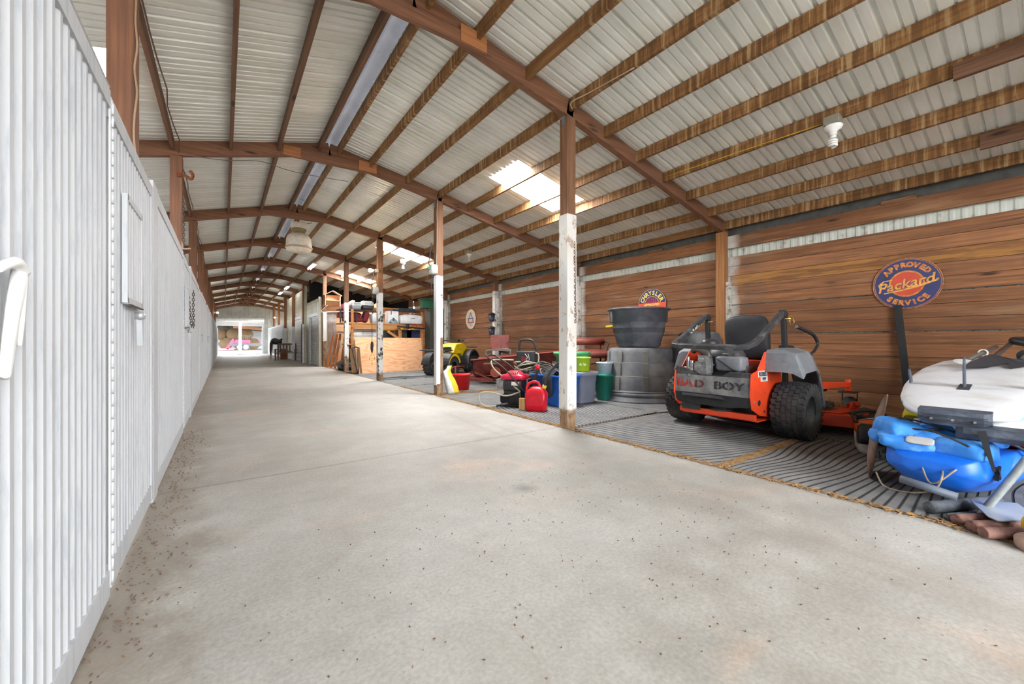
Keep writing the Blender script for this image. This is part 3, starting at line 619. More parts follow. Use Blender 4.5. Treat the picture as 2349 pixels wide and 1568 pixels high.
# rear guard plate
m = MB(); m.loft([[(-.625, y, .46), (-.605, y, .66), (-.58, y, .665), (-.59, y, .46)] for y in (-.42, -.36, .36, .42)], True, False, 0, False)
m.build('rear_guard', DUSTY, mw, .004)
m = MB(); m.loft([[(-.625, y, .462), (-.60, y, .36 if abs(y) > .35 else .33), (-.5, y, .33), (-.5, y, .462)] for y in (-.42, -.2, .2, .42)], True, False, 0, False); m.box((-.655, .06, .43), (.09, .46, .03), (0, .3, 0)); m.build('rear_step', BLK, mw, .004)
m = MB(); m.loft([[(-.60, y, .655), (-.60, y, z), (-.575, y, z + .005), (-.575, y, .655)] for y, z in ((-.42, .71), (-.2, .715), (-.12, .67), (.12, .665), (.2, .70), (.25, .72), (.42, .755))], True, False, 0, False); m.build('guard_top_plate', BLKD, mw)
TR = Matrix.Translation((-.6175, 0, .572)) @ Matrix.Rotation(-pi / 2, 4, 'Z') @ Matrix.Rotation(pi / 2 - .10, 4, 'X')
for word, off, mm in (('BA', .30, mat('#a5281c', .5, 0, .3, 20)), ('D', .125, mat('#5a2a24', .5)), ('BOY', -.20, BLK)):
    m = MB(); put_text(m, word, .115, TR @ Matrix.Translation((-off, -.045, 0)), .0012, .003, 1.4); m.build('cutout_lettering', mm, mw)
m = MB()
for y in (.36, .25, .135, -.09, -.2): MB().box((-.6195, y, .578), (.002, .009, .10), (0, .1, 0)).build('letter_bridge', DUSTY, mw)
m = MB(); m.bar((-.5, -.42, .245), (-.5, .42, .245), .05, .06).bar((-.3, -.42, .2), (-.3, .42, .2), .3, .015); m.build('rear_crossmember', ORG, mw, .003)
m = MB(); m.lathe([(0, 0), (.13, 0), (.13, .012), (.1, .02), (.1, .03), (.13, .04), (.13, .05), (0, .05)], (-.42, -.02, .275), 28); m.build('drive_pulley', BLKD, mw)
m = MB(); m.b2((-.575, .14, .26), (-.565, .36, .34)); m.build('warning_plate', BLK, mw)
m = MB(); m.b2((-.55, .37, .30), (-.35, .43, .335)); m.build('bracket', ORG, mw)
m = MB(); m.b2((-.3, -.40, .25), (1.0, .40, .52)); m.b2((-.1, -.34, .5), (.3, .34, .76)); m.b2((.3, -.5, .4), (1.35, .5, .44)); m.b2((1.1, -.45, .42), (1.4, .45, .46)); m.build('chassis', BLKD, mw, .01)
# engine
m = MB(); m.b2((-.42, -.30, .62), (-.1, .32, .78)); m.lathe([(.18, 0), (.2, .03), (.2, .14), (.16, .2), (.05, .22)], (-.22, .02, .76), 24); m.build('engine_block', mat('#4a4b4e', .5, .2, .2, 15, .2), mw, .01)
m = MB(); rr = random.Random(9)
m.at((-.07, 0, -.04), (0, 0, 0), (1, 1, 1.08)); pillow(m, (-.47, .1, .74), (.1, .14, .22), .4, .4); pillow(m, (-.45, .2, .70), (.09, .1, .16), .4, .4); m.box((-.5, .1, .83), (.03, .1, .05)); m.cyl((-.5, .24, .8), (-.5, .24, .68), .022); m.cyl((-.49, .29, .84), (-.49, .29, .66), .018)
m.box((-.52, .02, .75), (.05, .06, .14)); m.cyl((-.53, .05, .82), (-.45, .05, .82), .03, n=12); m.cyl((-.53, .16, .75), (-.45, .16, .75), .04, n=14)
for i in range(26): m.box((-.5 + rr.uniform(-.03, .02), rr.uniform(-.02, .32), rr.uniform(.64, .86)), (rr.uniform(.01, .05), rr.uniform(.01, .04), rr.uniform(.01, .04)), (rr.random(), 0, 0))
for i in range(6): m.box((-.5, .12, .68 + i * .022), (.07, .13, .007))
m.build('engine_castings', STEEL, mw, .003)
m = MB(); m.cyl((-.54, .26, .66), (-.54, .34, .66), .03); m.box((-.54, .28, .73), (.06, .12, .04)); m.build('oil_filter', WHT, mw)
m = MB(); m.tube([(-.38, .33, .93), (-.42, .27, .955), (-.45, .18, .945), (-.46, .13, .92), (-.465, .10, .87), (-.465, .1, .82)], [.035, .035, .04, .042, .04, .036], 14); m.build('exhaust_pipe', mat('#6a645f', .45, .6, .2, 10), mw)
m = MB(); pillow(m, (-.42, -.14, .80), (.2, .3, .17), .35, .35); m.build('air_box', GRYP, mw)
m = MB(); m.tube([(-.5, .0, .86), (-.53, -.08, .82), (-.53, -.2, .74), (-.5, -.27, .72)], .006, 6); m.build('throttle_cable', BLK, mw)
m = MB(); m.tube([(-.45, -.05, .90), (-.5, -.1, .91), (-.45, -.15, .90)], .008, 6, True); [m.box((-.45, -.2 + i * .012, .9), (.08, .004, .03)) for i in range(6)]; m.build('wire_guard', STEEL, mw)
m = MB(); m.lathe([(.05, 0), (.05, .05), (.105, .06), (.11, .10), (.09, .135), (.05, .15), (0, .155)], (-.05, .30, .93), 20); m.build('air_filter', mat('#3a3b3d', .4, 0, .2, 10), mw)
# seat
def seat_f(p): return Vector((p.x + .05 * (p.z / .25) ** 2 * -1 - .1 * p.z, p.y, p.z))
m = MB(); pillow(m, (.30, .02, 1.10), (.13, .52, .54), .45, .55, (0, -.12, 0), 28, 14); s1 = m.build('seat_back', mat('#35363a', .55, 0, .08, 10, .05), mw)
m = MB(); pillow(m, (.58, .02, .88), (.55, .52, .14), .4, .45); m.build('seat_cushion', BLK, mw)
m = MB(); m.tube([(.285, y, 1.10 + .235 * z) for y, z in [(.02 + .25 * spw(cos(a), .55), spw(sin(a), .55)) for a in [2 * pi * i / 32 for i in range(32)]]], .006, 6, True); m.build('seat_piping', BLK, s1)
m = MB(); m.b2((.25, -.2, .74), (.8, .24, .82)); m.build('seat_base', ORG, mw, .01)
m = MB(); m.tube([(.45, -.3, .97), (.75, -.3, .97), (.8, -.3, .95)], .028, 10); m.tube([(.45, .34, .97), (.75, .34, .97), (.8, .34, .95)], .028, 10); m.build('armrests', BLK, mw)
# fenders
for sy in (-1, 1):
    m = MB(); rings = []; fw = 1 if sy < 0 else .6
    for x, z in ((-.31, .73), (-.28, .92), (-.25, .955), (.08, .975), (.22, .91), (.36, .76), (.46, .58), (.53, .40)):
        d_ = Vector((-x, .3 - z)).normalized() if x > .05 else Vector((0, -1))
        rings.append([(x + d_.x * o, sy * (.43 + (y - .43) * fw), z + d_.y * o * (.25 if x < -.3 else 1)) for y, o in ((.43, 0), (.60, 0), (.70, .035), (.775, .20), (.785, .235), (.77, .24), (.755, .2), (.69, .06), (.6, .02), (.43, .02))])
    m.loft(rings, True, False, 0, False); m.build('fender', GRYP, mw, .012)
    m = MB(); m.tube([(.22, sy * .43, .55), (.19, sy * .44, .9), (.14, sy * .44, 1.33)], .02, 4, sq=(.05, .05)); m.build('roll_bar_post', BLK, mw, .006)
    m = MB(); m.box((.13, sy * .44, 1.35), (.09, .075, .07), (0, .4, 0)); m.build('hinge_bracket', BLK, mw, .004)
    m = MB(); m.cyl((.13, sy * .36, 1.30), (.13, sy * .52, 1.30), .009, n=8); m.tube([(.13, sy * .5, 1.32), (.13, sy * .53, 1.34), (.13, sy * .55, 1.26), (.13, sy * .53, 1.2), (.13, sy * .51, 1.26)], .004, 6, True); m.build('lock_pin', mat('#b79a55', .35, .8), mw)
    m = MB(); m.tube([(.86, sy * .47, .50), (.86, sy * .47, .85), (1.0, sy * .47, .93), (1.10, sy * .47, 1.01), (1.07, sy * .46, 1.09), (.97, sy * .44, 1.15), (.75, sy * .36, 1.23)], [.014, .014, .016, .017, .02, .021, .021], 10); m.build('steering_lever', BLK, mw)
    m = MB(); m.loft([[(.85, sy * .5 + a, .50 + b) for a, b in ((-.05, -.04), (.05, -.04), (.05, .05), (-.05, .05))], [(1.75, sy * .60 + a, .47 + b) for a, b in ((-.04, -.025), (.04, -.025), (.04, .03), (-.04, .03))]], True, False, 0, False); m.cyl((1.80, sy * .6, .38), (1.80, sy * .6, .54), .035); m.build('front_arm', ORG, mw, .005)
    m = MB(); m.b2((1.70, sy * .6 - .085, .36), (1.95, sy * .6 + .085, .375)); [m.box((1.86, sy * .6 + q * .08, .25), (.03, .008, .24), (0, .12, 0)) for q in (-1, 1)]; fk = m.build('caster_fork', BLK, mw)
    m = MB(); m.lathe([(.05, -.06), (.13, -.06), (.15, -.03), (.15, .03), (.13, .06), (.05, .06)], (1.87, sy * .6, .15), 24, rot=(pi / 2, 0, 0)); m.build('caster_wheel', RUB, fk)
m = MB(); path = [(.13, -.44, 1.37), (-.1, -.44, 1.26), (-.42, -.44, 1.09), (-.58, -.435, 1.02), (-.67, -.40, .99), (-.70, -.33, .98), (-.71, -.2, .985), (-.71, .2, .995), (-.70, .33, 1.0), (-.67, .40, 1.01), (-.58, .435, 1.04), (-.42, .44, 1.10), (-.1, .44, 1.27), (.13, .44, 1.38)]
m.tube(path, .03, 4, sq=(.06, .05)); m.build('folded_roll_bar', mat('#38393b', .45, 0, .2, 12, .1, h2='#77767a', ds=6, dlo=.5, dhi=.75), mw, .006)
m = MB(); m.box((-.22, .4065, 1.20), (.26, .002, .034), (0, -.49, 0)); m.build('warning_decal', mat('#cfcfcf', .4, 0, .3, 60, h2='#2e2f35', ds=20, dlo=.45, dhi=.5), mw)
# deck
m = MB(); P = [(.45, -.55), (.55, -.95), (.8, -1.02), (1.15, -.98), (1.42, -.70), (1.48, 0), (1.42, .72), (1.1, .86), (.6, .86), (.4, .5)]
m.prism(P, .10, .235); m.prism([(x * .92 + .08, y * .9) for x, y in P], .235, .255); m.build('cutting_deck', ORG, mw, .008)
m = MB(); m.loft([[(.62, -1.00, .09), (.62, -1.0, .24), (.62, -.9, .26)], [(1.2, -1.0, .09), (1.2, -1.0, .24), (1.2, -.9, .26)]], True, False, 0, False); m.box((.95, -1.12, .17), (.5, .25, .02), (.3, 0, 0)); m.build('discharge_chute', BLK, mw)
for x, y in ((.75, -.55), (.75, .45), (1.15, -.05)):
    m = MB(); pillow(m, (x, y, .29), (.34, .32, .08), .3, .3); m.build('belt_cover', BLKD, mw)
m = MB(); m.prism([(0, 0), (.3, .0), (.26, .07), (.1, .1)], -.008, .008, Matrix.Translation((.85, -.85, .25)) @ Matrix.Rotation(pi / 2, 4, 'X')); m.box((1.2, -.8, .28), (.3, .04, .05)); m.cyl((1.05, -.82, .3), (1.05, -.9, .3), .025, n=10); m.build('deck_bracket', ORG, mw)
m = MB()
for i in range(260):
    x, y = rr.uniform(.6, 1.35), rr.uniform(-.8, -.2); a = rr.uniform(0, pi); m.bar((x, y, .262), (x + .05 * cos(a), y + .05 * sin(a), .262 + rr.uniform(0, .05)), .004, .003)
tag(m.build('dry_grass_clippings', mat('#7d7448', .95, 0, .3, 20)), kind='stuff').parent = mw
# ============================================================ THINGS IN THE RIGHT BAYS
# ---- kayaks
def kayak(name, label, loc, rz, mt, L=2.9, W=.37, H=.43, z0=.03, open_from=.66, mt2=None):
    t = thing(name, label, 'kayak', loc, rz); m = MB(); rings = []
    S_ = [(0, .13, .20, .30), (.03, .19, .15, .33), (.12, .235, .09, .35), (.3, .29, .05, .36), (.55, .335, .02, .38), (.9, .36, .0, .41), (1.4, .37, .0, .41), (2.0, .35, .0, .42), (2.5, .27, .04, .45), (2.8, .14, .14, .47), (2.9, .03, .25, .48)]
    for x, w_, zb, zt in S_:
        x *= L / 2.9; w_ *= W / .37; zt *= H / .43; zb += z0; k = open_from < x < L * .8; zi = .16 + z0 if k else zt + .015
        wi = w_ - .05 if k else w_ * .9
        rings.append([(x, 0, zb), (x, -w_ * .42, zb + .015), (x, -w_ * .70, zb + (zt - zb) * .22), (x, -w_ * .84, zb + (zt - zb) * .42), (x, -w_, zb + (zt - zb) * .48), (x, -w_ * .98, zt - .03), (x, -w_ * .93, zt), (x, -wi, zt if k else zi), (x, -wi * .9, zi), (x, 0, zi + (0 if k else .01)),
                      (x, wi * .9, zi), (x, wi, zt if k else zi), (x, w_ * .93, zt), (x, w_ * .98, zt - .03), (x, w_, zb + (zt - zb) * .48), (x, w_ * .84, zb + (zt - zb) * .42), (x, w_ * .70, zb + (zt - zb) * .22), (x, w_ * .42, zb + .015)])
    m.loft(rings); m.build('hull', mt, t, 0, sub=1); return t
BLU = mat('#0f63cf', .38, 0, .12, 3, .02, h2='#5e8fd0', ds=2.2, dlo=.55, dhi=.8, dirt='#8d8fa0'); YLW = mat('#b9b014', .4, 0, .12, 3, 0, h2='#938a14', ds=2)
kb = kayak('kayak', 'bright blue plastic kayak on the floor under the paddle boards', (3.50, .50, 0), R(-5), BLU)
m = MB()
for sy in (-1, 1):
    for x in (.17, .56):
        y = sy * (.25 if x < .3 else .335)
        m = MB()
        m.bar((x - .03, y, .32), (x + .03, y, .25), .018, .016); m.bar((x + .03, y, .32), (x - .03, y, .25), .018, .016); m.build('bungee_anchor', BLK, kb)
m = MB(); m.tube([(.5, -.345, .30), (.4, -.29, .42), (.25, -.05, .49), (.16, .1, .45), (.13, .24, .34)], .008, 6); m.tube([(.6, -.35, .33), (.62, -.2, .42)], .006, 6); m.build('bungee_cord', BLK, kb)
m = MB(); m.bar((.86, -.372, .44), (.87, -.39, .2), .055, .008, (0, 1, 0)); m.bar((.86, -.37, .44), (.86, -.2, .46), .055, .008); m.build('webbing_strap', mat('#3c3f47', .8), kb)
m = MB(); m.tube([(-.08, -.14, .16), (-.10, .10, .20)], .024, 8); m.build('carry_toggle', mat('#5a6270', .6), kb)
m = MB(); m.tube([(.02, -.06, .28), (-.05, -.07, .24), (-.09, -.05, .18), (-.06, .05, .12), (.0, .2, .1), (.05, .26, .17)], .005, 6); m.tube([(.03, .04, .3), (-.06, -.03, .2), (.0, -.12, .3)], .005, 6); m.build('carry_rope', mat('#8b7c6a', .9, 0, .3, 30), kb)
m = MB(); pillow(m, (.98, -.33, .42), (.1, .06, .04), .6, .6); m.build('paddle_holder', BLK, kb)
yk = kayak('kayak', 'yellow kayak nested above the blue one beneath the boards', (4.18, .53, .215), R(-3), YLW, 2.4, .34, .29, .0, 9); yk.rotation_euler = (0, R(-5), R(-3))
PFD = mat('#2f7fd0', .75, 0, .12, 4, .25, h2='#7ba8d4', ds=4, dlo=.5, dhi=.75); 
def vest(label, loc, rz, mt, lobes, trim=None):
    t = thing('life_vest', label, 'life vest', loc, rz); m = MB(); rr = random.Random(len(label))
    for c, d, r_ in lobes:
        ph = rr.uniform(0, 6)
        pillow(m, c, d, .6, .5, r_, 44, 22, 0, lambda p, d=d, ph=ph: p * (1 + .16 * MN.noise(p * 9 + Vector((ph, 0, 0))) - .16 * max(0, .22 - abs(MN.noise(p * 13 + Vector((0, ph, 0)))))/.22 * .6))
    m.build('foam_panels', mt, t)
    m = MB(); m.tube([(-.12, -.22, .05), (0, -.05, .09), (.02, .1, .08), (.12, .2, .04)], .006, 6); m.build('strap', BLK, t)
    if trim: m = MB(); [pillow(m, c, d, .6, .5, r_) for c, d, r_ in trim]; m.build('grey_panel', mat('#a9a7a6', .8, 0, .1, 6), t)
    return t
vest('upper left sky-blue life vest lying folded on the blue kayak', (3.74, .66, .435), R(20), PFD, [((0, 0, .02), (.28, .24, .13), (.15, 0, .2)), ((.10, -.16, -.0), (.22, .16, .12), (0, .2, .4)), ((.02, .1, -.04), (.2, .12, .1), (0, .2, 0))])
vest('lower blue life vest with grey panel at the tip of the kayak', (3.62, .54, .395), R(-5), PFD, [((.0, .08, .0), (.17, .28, .10), (0, -.15, .2)), ((.07, -.16, .0), (.2, .28, .13), (0, 0, -.15)), ((.1, .02, .03), (.2, .2, .12), (0, 0, .5))], [((-.055, .0, .03), (.06, .13, .012), (0, -.7, .15)), ((-.055, .14, .025), (.04, .08, .015), (0, -.6, .2))])
vest('right sky-blue life vest bulging under the board tail', (3.86, .44, .445), R(-15), PFD, [((0, .02, .01), (.27, .25, .17), (.0, 0, .1)), ((-.12, -.14, -.04), (.2, .18, .10), (0, -.1, .3)), ((.1, -.1, 0), (.2, .2, .13), (0, .1, .8))], [((.0, .17, .03), (.12, .05, .08), (0, 0, .5))])
vest('magenta life vest half hidden at the right edge behind the fin strap', (4.33, .23, .41), R(0), mat('#a8123f', .7, 0, .15, 5, .2), [((0, 0, 0), (.4, .16, .14), (0, 0, 0))])
tg = MB(); rr = random.Random(5)
for i in range(9): a = rr.uniform(0, 6); p = [(4.12 + .1 * cos(a + k) + .03 * k, .33 + .05 * sin(a + 1.3 * k), .47 + .02 * sin(k * 2 + i)) for k in range(6)]; tg.tube(p, .011, 6)
tag(tg.build('strap_tangle', mat('#26272d', .7, 0, .2, 10, .1)), 'tangle of black straps lying in the blue kayak cockpit', 'straps')
# ---- paddle boards, bottoms up, rising away from the aisle
def board(label, loc, rot, top, rail, pads=True):
    t = thing('paddle_board', label, 'paddle board', loc, 0, None, rot); m = MB(); N = 34; L = 3.2; rings = []
    def hw(x):
        pts = [(0, .13), (.02, .145), (.12, .20), (.3, .27), (.6, .325), (1.0, .365), (1.5, .385), (2.0, .375), (2.5, .31), (2.9, .19), (3.1, .10), (3.2, .012)]
        for (a, b), (c, d) in zip(pts, pts[1:]):
            if a <= x <= c: return b + (d - b) * (x - a) / (c - a)
        return .01
    xs = [0, .02, .06, .12] + [.2 + 2.8 * i / N for i in range(N + 1)] + [3.08, 3.14, 3.2]
    for i, x in enumerate(xs):
        w_ = hw(x); th = .078 * min(1, .5 + x * 2) * (1 if x < 3 else .8); zz = .05 * max(0, x - 2.2) ** 2 * -1
        if x == 0: th = .05
        rings.append([(x, -w_ * .5, zz + 0), (x, -w_ * .9, zz - .006), (x, -w_ * .985, zz - .022), (x, -w_, zz - th * .5), (x, -w_ * .95, zz - th * .92), (x, -w_ * .6, zz - th), (x, w_ * .6, zz - th), (x, w_ * .95, zz - th * .92), (x, w_, zz - th * .5), (x, w_ * .985, zz - .022), (x, w_ * .9, zz - .006), (x, w_ * .5, zz + 0)])
    m.loft(rings); n = 12
    for fi, f in enumerate(m.f):
        j = fi % n
        if fi < (len(rings) - 1) * n and j in (1, 2, 3, 4, 6, 7, 8, 9, 5): 
            x = xs[fi // n]; m.mi[fi] = 1 if j in (2, 3, 4, 5, 6, 7, 8) and x > .28 else 0
    m.build('board_body', [top, rail], t); return t
def teal():
    t = NT('teal_print'); v = t.coord((1, 1, 1)); w_ = t.new('ShaderNodeTexWave', wave_type='RINGS'); t.link(v, w_.inputs['Vector']); w_.inputs['Scale'].default_value = 6; w_.inputs['Distortion'].default_value = 3
    s = t.new('ShaderNodeSeparateXYZ'); t.link(v, s.inputs[0]); col = t.mix(t.mask(w_.outputs['Fac'], .6, .68), rgb('#8fd6cf'), rgb('#2f9fa6'))
    col = t.mix(t.mask(t.noise(v, 2.2, 3), .5, .56), col, rgb('#e9e9e4')); return t.out(col, .35)
def blueprint():
    t = NT('blue_print'); v = t.coord(); n = t.noise(v, 3, 3); c = t.new('ShaderNodeTexChecker'); t.link(t.coord((60, 30, 30)), c.inputs[0]); c.inputs['Scale'].default_value = 1; c.inputs['Color1'].default_value = rgb('#cfe3e6'); c.inputs['Color2'].default_value = rgb('#3aa6b0')
    return t.out(t.mix(t.mask(n, .46, .5), rgb('#1f93d6'), c.outputs[0]), .35)
TOPW = (lambda t: (lambda v: t.out(t.mix(t.mask(t.noise(v, 2.5, 8, .7), .5, .7), rgb('#e2e4e9'), rgb('#cdccca')), .4))(t.coord()))(NT('white_board'))
SLATE = mat('#414856', .6, 0, .12, 30, .15, h2='#6b7280', ds=12, dlo=.5, dhi=.8)
b1 = board('white paddle board on top, lying fins up with a square slate tail pad', (3.63, .41, .615), (0, R(-5.5), R(1.6)), TOPW, teal())
def fin(parent, x, y, h, base, lean, plate=True, nm='fin'):
    m = MB(); P = [(0, 0), (base, 0), (base * .9 - lean * .35, h * .35), (base * .62 - lean * .75, h * .75), (base * .4 - lean, h), (base * .15 - lean, h * .97), (-.01 - lean * .65, h * .7), (-.0 - lean * .2, h * .3)]
    m.prism(P, -.006, .006, Matrix.Translation((x, y, 0)) @ Matrix.Rotation(pi / 2, 4, 'X')); f = m.build(nm, SLATE, parent, .003)
    if plate: q = MB(); q.b2((x - .07, y - .032, -.002), (x + .17, y + .032, .006)); q.build('fin_base', mat('#3a3f4a', .5), f, .003)
    return f
fin(b1, .88, .02, .23, .10, -.02); fin(b1, .97, .32, .125, .085, .06, False, 'side_fin'); fin(b1, 1.0, -.30, .125, .085, .06, False, 'side_fin')
m = MB(); m.loft([[(-.012 + .03 * (abs(y) / .165) ** 6, y, .009), (-.035 + .03 * (abs(y) / .165) ** 6, y, -.03), (-.02 + .03 * (abs(y) / .165) ** 6, y, -.082 + .03 * (abs(y) / .16) ** 4), (.09, y, -.085), (.09, y, .009)] for y in [(-.155 + .031 * i) for i in range(11)]], True, False, 0, False)
pd = m.build('tail_pad', SLATE, b1, .004)
for y in (-.09, 0, .09): m = MB(); m.cyl((-.03, y, -.04), (-.042, y, -.04), .007, n=10); m.build('pad_rivet', STEEL, pd)
m = MB(); [m.b2((-.038, -.14, z - .002), (-.03, .14, z + .001)) for z in (-.014, -.026, -.048, -.06)]; m.build('pad_grooves', mat('#343a47', .6), pd)
b2 = board('second paddle board underneath with blue and teal printed rail', (3.62, .235, .533), (0, R(-5.5), R(-1)), mat('#dfe0de', .4), blueprint())
m = MB(); m.loft([[(-.012 + .03 * (abs(y) / .165) ** 6, y, .009), (-.03 + .03 * (abs(y) / .165) ** 6, y, -.03), (.0, y, -.07), (.09, y, -.075), (.09, y, .009)] for y in [(-.165 + .033 * i) for i in range(11)]], True, False, 0, False); m.build('tail_pad', SLATE, b2, .004)
fs = MB(); fs.bar((3.575, .292, .53), (3.56, .243, .31), .008, .034, (0, 1, 0), h1=.012); tag(fs.build('hanging_fin', mat('#23252a', .5)), 'long narrow black fin pointing down in front of the blue kayak', 'fin')
sup = MB()
for x in (6.2, 6.6): sup.bar((x, -.1, .68 if x < 6.4 else .72), (x, .9, .68 if x < 6.4 else .72), .06, .06)
for x in (6.2, 6.6):
    for y in (-.05, .85): sup.bar((x, y, 0), (x, y, .7), .06, .06, (1, 0, 0))
tag(sup.build('board_rack', PUL), 'low timber rack carrying the far ends of the paddle boards', 'rack')
# paddles
SH = mat('#6a6461', .4, .2, .15, 9)
p1 = thing('paddle', 'white-ended paddle with grey shaft lying on the white board', 'paddle', (5.66, .56, .865))
m = MB(); m.tube([(.05, -.01, .01), (.75, -.13, .13)], .019, 10); m.build('shaft', SH, p1)
m = MB(); pillow(m, (-.02, .01, -.005), (.24, .13, .03), .8, .9, (0, -.15, .3)); m.build('foam_end', WHT, p1)
m = MB(); m.tube([(.4 + .03 * cos(a) * .3 + .0, -.075 + .03 * sin(a), .075 + .03 * cos(a)) for a in [i * .5 for i in range(26)]], .007, 6); m.build('tape_wrap', mat('#cfc8bd', .7), p1)
p2 = thing('paddle', 'black-bladed paddle with brown shaft lying on the white board', 'paddle', (5.95, .42, .90))
m = MB(); m.tube([(-.1, .0, -.02), (.75, -.09, .15)], .02, 10); m.build('shaft', mat('#4a3b35', .45), p2)
m = MB(); m.loft([[(-.66, .12, -.08), (-.66, .11, -.082)], [(-.45, .10, -.035), (-.4, -.0, -.075)], [(-.12, .03, .02), (-.25, -.08, -.05)], [(-.02, .0, .03), (-.1, -.16, -.04)], [(-.08, -.10, .0), (-.05, -.22, -.03)]], False, False, 0, True, False)
m.loft([[(-.66, .12, -.088), (-.66, .11, -.09)], [(-.45, .10, -.043), (-.4, -.0, -.083)], [(-.12, .03, .012), (-.25, -.08, -.058)], [(-.02, .0, .022), (-.1, -.16, -.048)], [(-.08, -.10, -.008), (-.05, -.22, -.038)]], False, False, 0, True, False); m.build('blade', mat('#33353b', .5, 0, .15, 6), p2)
p3 = thing('paddle', 'paddle with round black collar cut by the right picture edge', 'paddle', (5.98, .24, .885))
m = MB(); m.tube([(0, 0, 0), (.5, -.06, .12)], .022, 10); m.build('shaft', SH, p3); m = MB(); m.cyl((.1, -.01, .03), (.125, -.013, .035), .055, n=18); m.build('drip_collar', BLK, p3); m = MB(); m.loft([[(-.4, .06, -.07), (-.4, .05, -.075)], [(-.1, .08, -.0), (-.12, -.05, -.05)], [(0, .01, .01), (-.02, -.03, -.03)]], False, False, 0, True, False); m.build('blade', mat('#2c2e33', .5), p3)
dp = MB(); dp.tube([(6.5, .22, 1.03), (6.6, .32, 1.06), (6.75, .25, 1.06), (6.65, .13, 1.05)], .04, 8); tag(dp.build('black_bag', BLK), 'black strap bundle on the far end of the white board', 'strap')
# ---- rusty disc
B_, T_ = Vector((4.02, .90, .0)), Vector((4.22, .84, .64)); up = (T_ - B_).normalized(); vd = Vector((1, .20, -.05)); nn = up.cross(vd).normalized(); sx_ = nn.cross(up)
dd = MB(); dd.M = Matrix(((sx_.x, up.x, nn.x, (B_ + T_).x / 2), (sx_.y, up.y, nn.y, (B_ + T_).y / 2), (sx_.z, up.z, nn.z, (B_ + T_).z / 2), (0, 0, 0, 1)))
dd.lathe([(.03, .035), (.15, .03), (.27, .012), (.335, -.012), (.33, -.02), (.26, .004), (.14, .02), (.03, .026)], n=44, cap=False, close=True)
tag(dd.build('harrow_disc', mat('#66564d', .8, .2, .3, 14, .4, h2='#7d5642', ds=9, dlo=.45, dhi=.6)), 'rusty round harrow disc standing on edge beside the blue kayak', 'disc')
# ---- chainsaw
cs = thing('chainsaw', 'orange and white chainsaw lying by the rusty disc', 'chainsaw', (4.98, 1.10, .006), R(200))
CO = mat('#e8641c', .4, 0, .08, 6)
m = MB(); rloft(m, [(.17, .34, .20), (.24, .33, .19), (.28, .24, .14), (.30, .1, .08)], r=.05); m.build('top_cover', CO, cs, .004)
m = MB(); rloft(m, [(.0, .22, .16), (.03, .28, .19), (.12, .3, .2), (.17, .3, .2)], r=.04); m.build('fuel_tank', mat('#c7c4b9', .5), cs)
m = MB(); rloft(m, [(.10, .12, .21, .13), (.16, .14, .21, .13), (.25, .1, .2, .13), (.28, .05, .15, .13)], r=.03); m.tube([(.1, -.1, .28), (.06, -.13, .36), (.04, 0, .39), (.04, .12, .34), (.08, .13, .1)], .013, 8); m.build('handle', BLK, cs)
m = MB(); m.cyl((-.05, .10, .11), (-.05, .115, .11), .06); m.build('starter_cover', CO, cs); m = MB(); [m.b2((-.12, .098, .2 + i * .012), (-.03, .102, .205 + i * .012)) for i in range(6)]; m.build('vent_slots', BLK, cs)
m = MB(); m.b2((.15, -.02, .07), (.58, -.012, .135)); m.build('guide_bar', BLKD, cs, .01); m = MB(); m.b2((.05, .102, .18), (.1, .104, .22)); m.build('warning_sticker', WHT, cs)
# ---- pipes, rolls and scraps at the lower right
def roll(label, a, b, r, mt, cat='roll', name='rubber_roll'):
    m = MB(); a, b = Vector(a), Vector(b); d = (b - a).normalized(); m.tube([a, a + d * .01, b - d * .01, b], [r * .8, r, r, r * .8], 14)
    x = d.cross(Vector((0, 0, 1))).normalized(); u = x.cross(d); m.tube([a - d * .004 + (x * cos(t) + u * sin(t)) * r * (.15 + .7 * t / 12) for t in [i * .5 for i in range(25)]], r * .07, 5)
    return tag(m.build(name, mt), label, cat)
GRM = mat('#5d6166', .85, 0, .2, 20, .3, h2='#3f4145', ds=8); TER = mat('#7f5b51', .85, 0, .25, 12, .3, h2='#a07a6c', ds=6, dlo=.55, dhi=.75)
roll('thick grey foam pipe lying by the mat edge', (3.50, .48, .042), (3.95, .27, .042), .036, GRM, 'pipe', 'foam_pipe'); roll('thinner grey pipe beside the thick foam pipe', (3.45, .40, .026), (3.85, .18, .026), .021, GRM, 'pipe', 'foam_pipe')
roll('reddish rubber roll next to the grey pipes', (3.40, .365, .036), (3.68, .20, .036), .03, TER); roll('middle brown rubber roll by the pole foot', (3.34, .30, .037), (3.62, .12, .037), .031, TER); roll('front brown rubber roll at the concrete edge', (3.28, .255, .036), (3.5, .08, .036), .03, TER)
m = MB(); m.loft([[(3.69, .35, .09), (3.70, .33, .08)], [(3.6, .33, .10), (3.72, .27, .10)], [(3.42, .255, .085), (3.75, .17, .11)], [(3.40, .22, .08), (3.6, .08, .08)]], False, False, 0, True, False); m.loft([[(3.69, .35, .086), (3.70, .33, .076)], [(3.6, .33, .096), (3.72, .27, .096)], [(3.42, .255, .081), (3.75, .17, .106)], [(3.40, .22, .076), (3.6, .08, .076)]], False, False, 0, True, False)
tag(m.build('metal_sheet', mat('#aeb3bb', .45, .3, .08, 5)), 'pale grey pointed metal sheet lying on the rolls', 'sheet')
m = MB(); m.tube([(3.60, .31, .005), (3.60, .135, .39), (3.61, -.22, 1.2)], .0195, 12); tag(m.build('steel_pole', mat('#a7aeb0', .45, .5, .15, 20)), 'galvanised steel pole slanting up out of the right edge', 'pole')
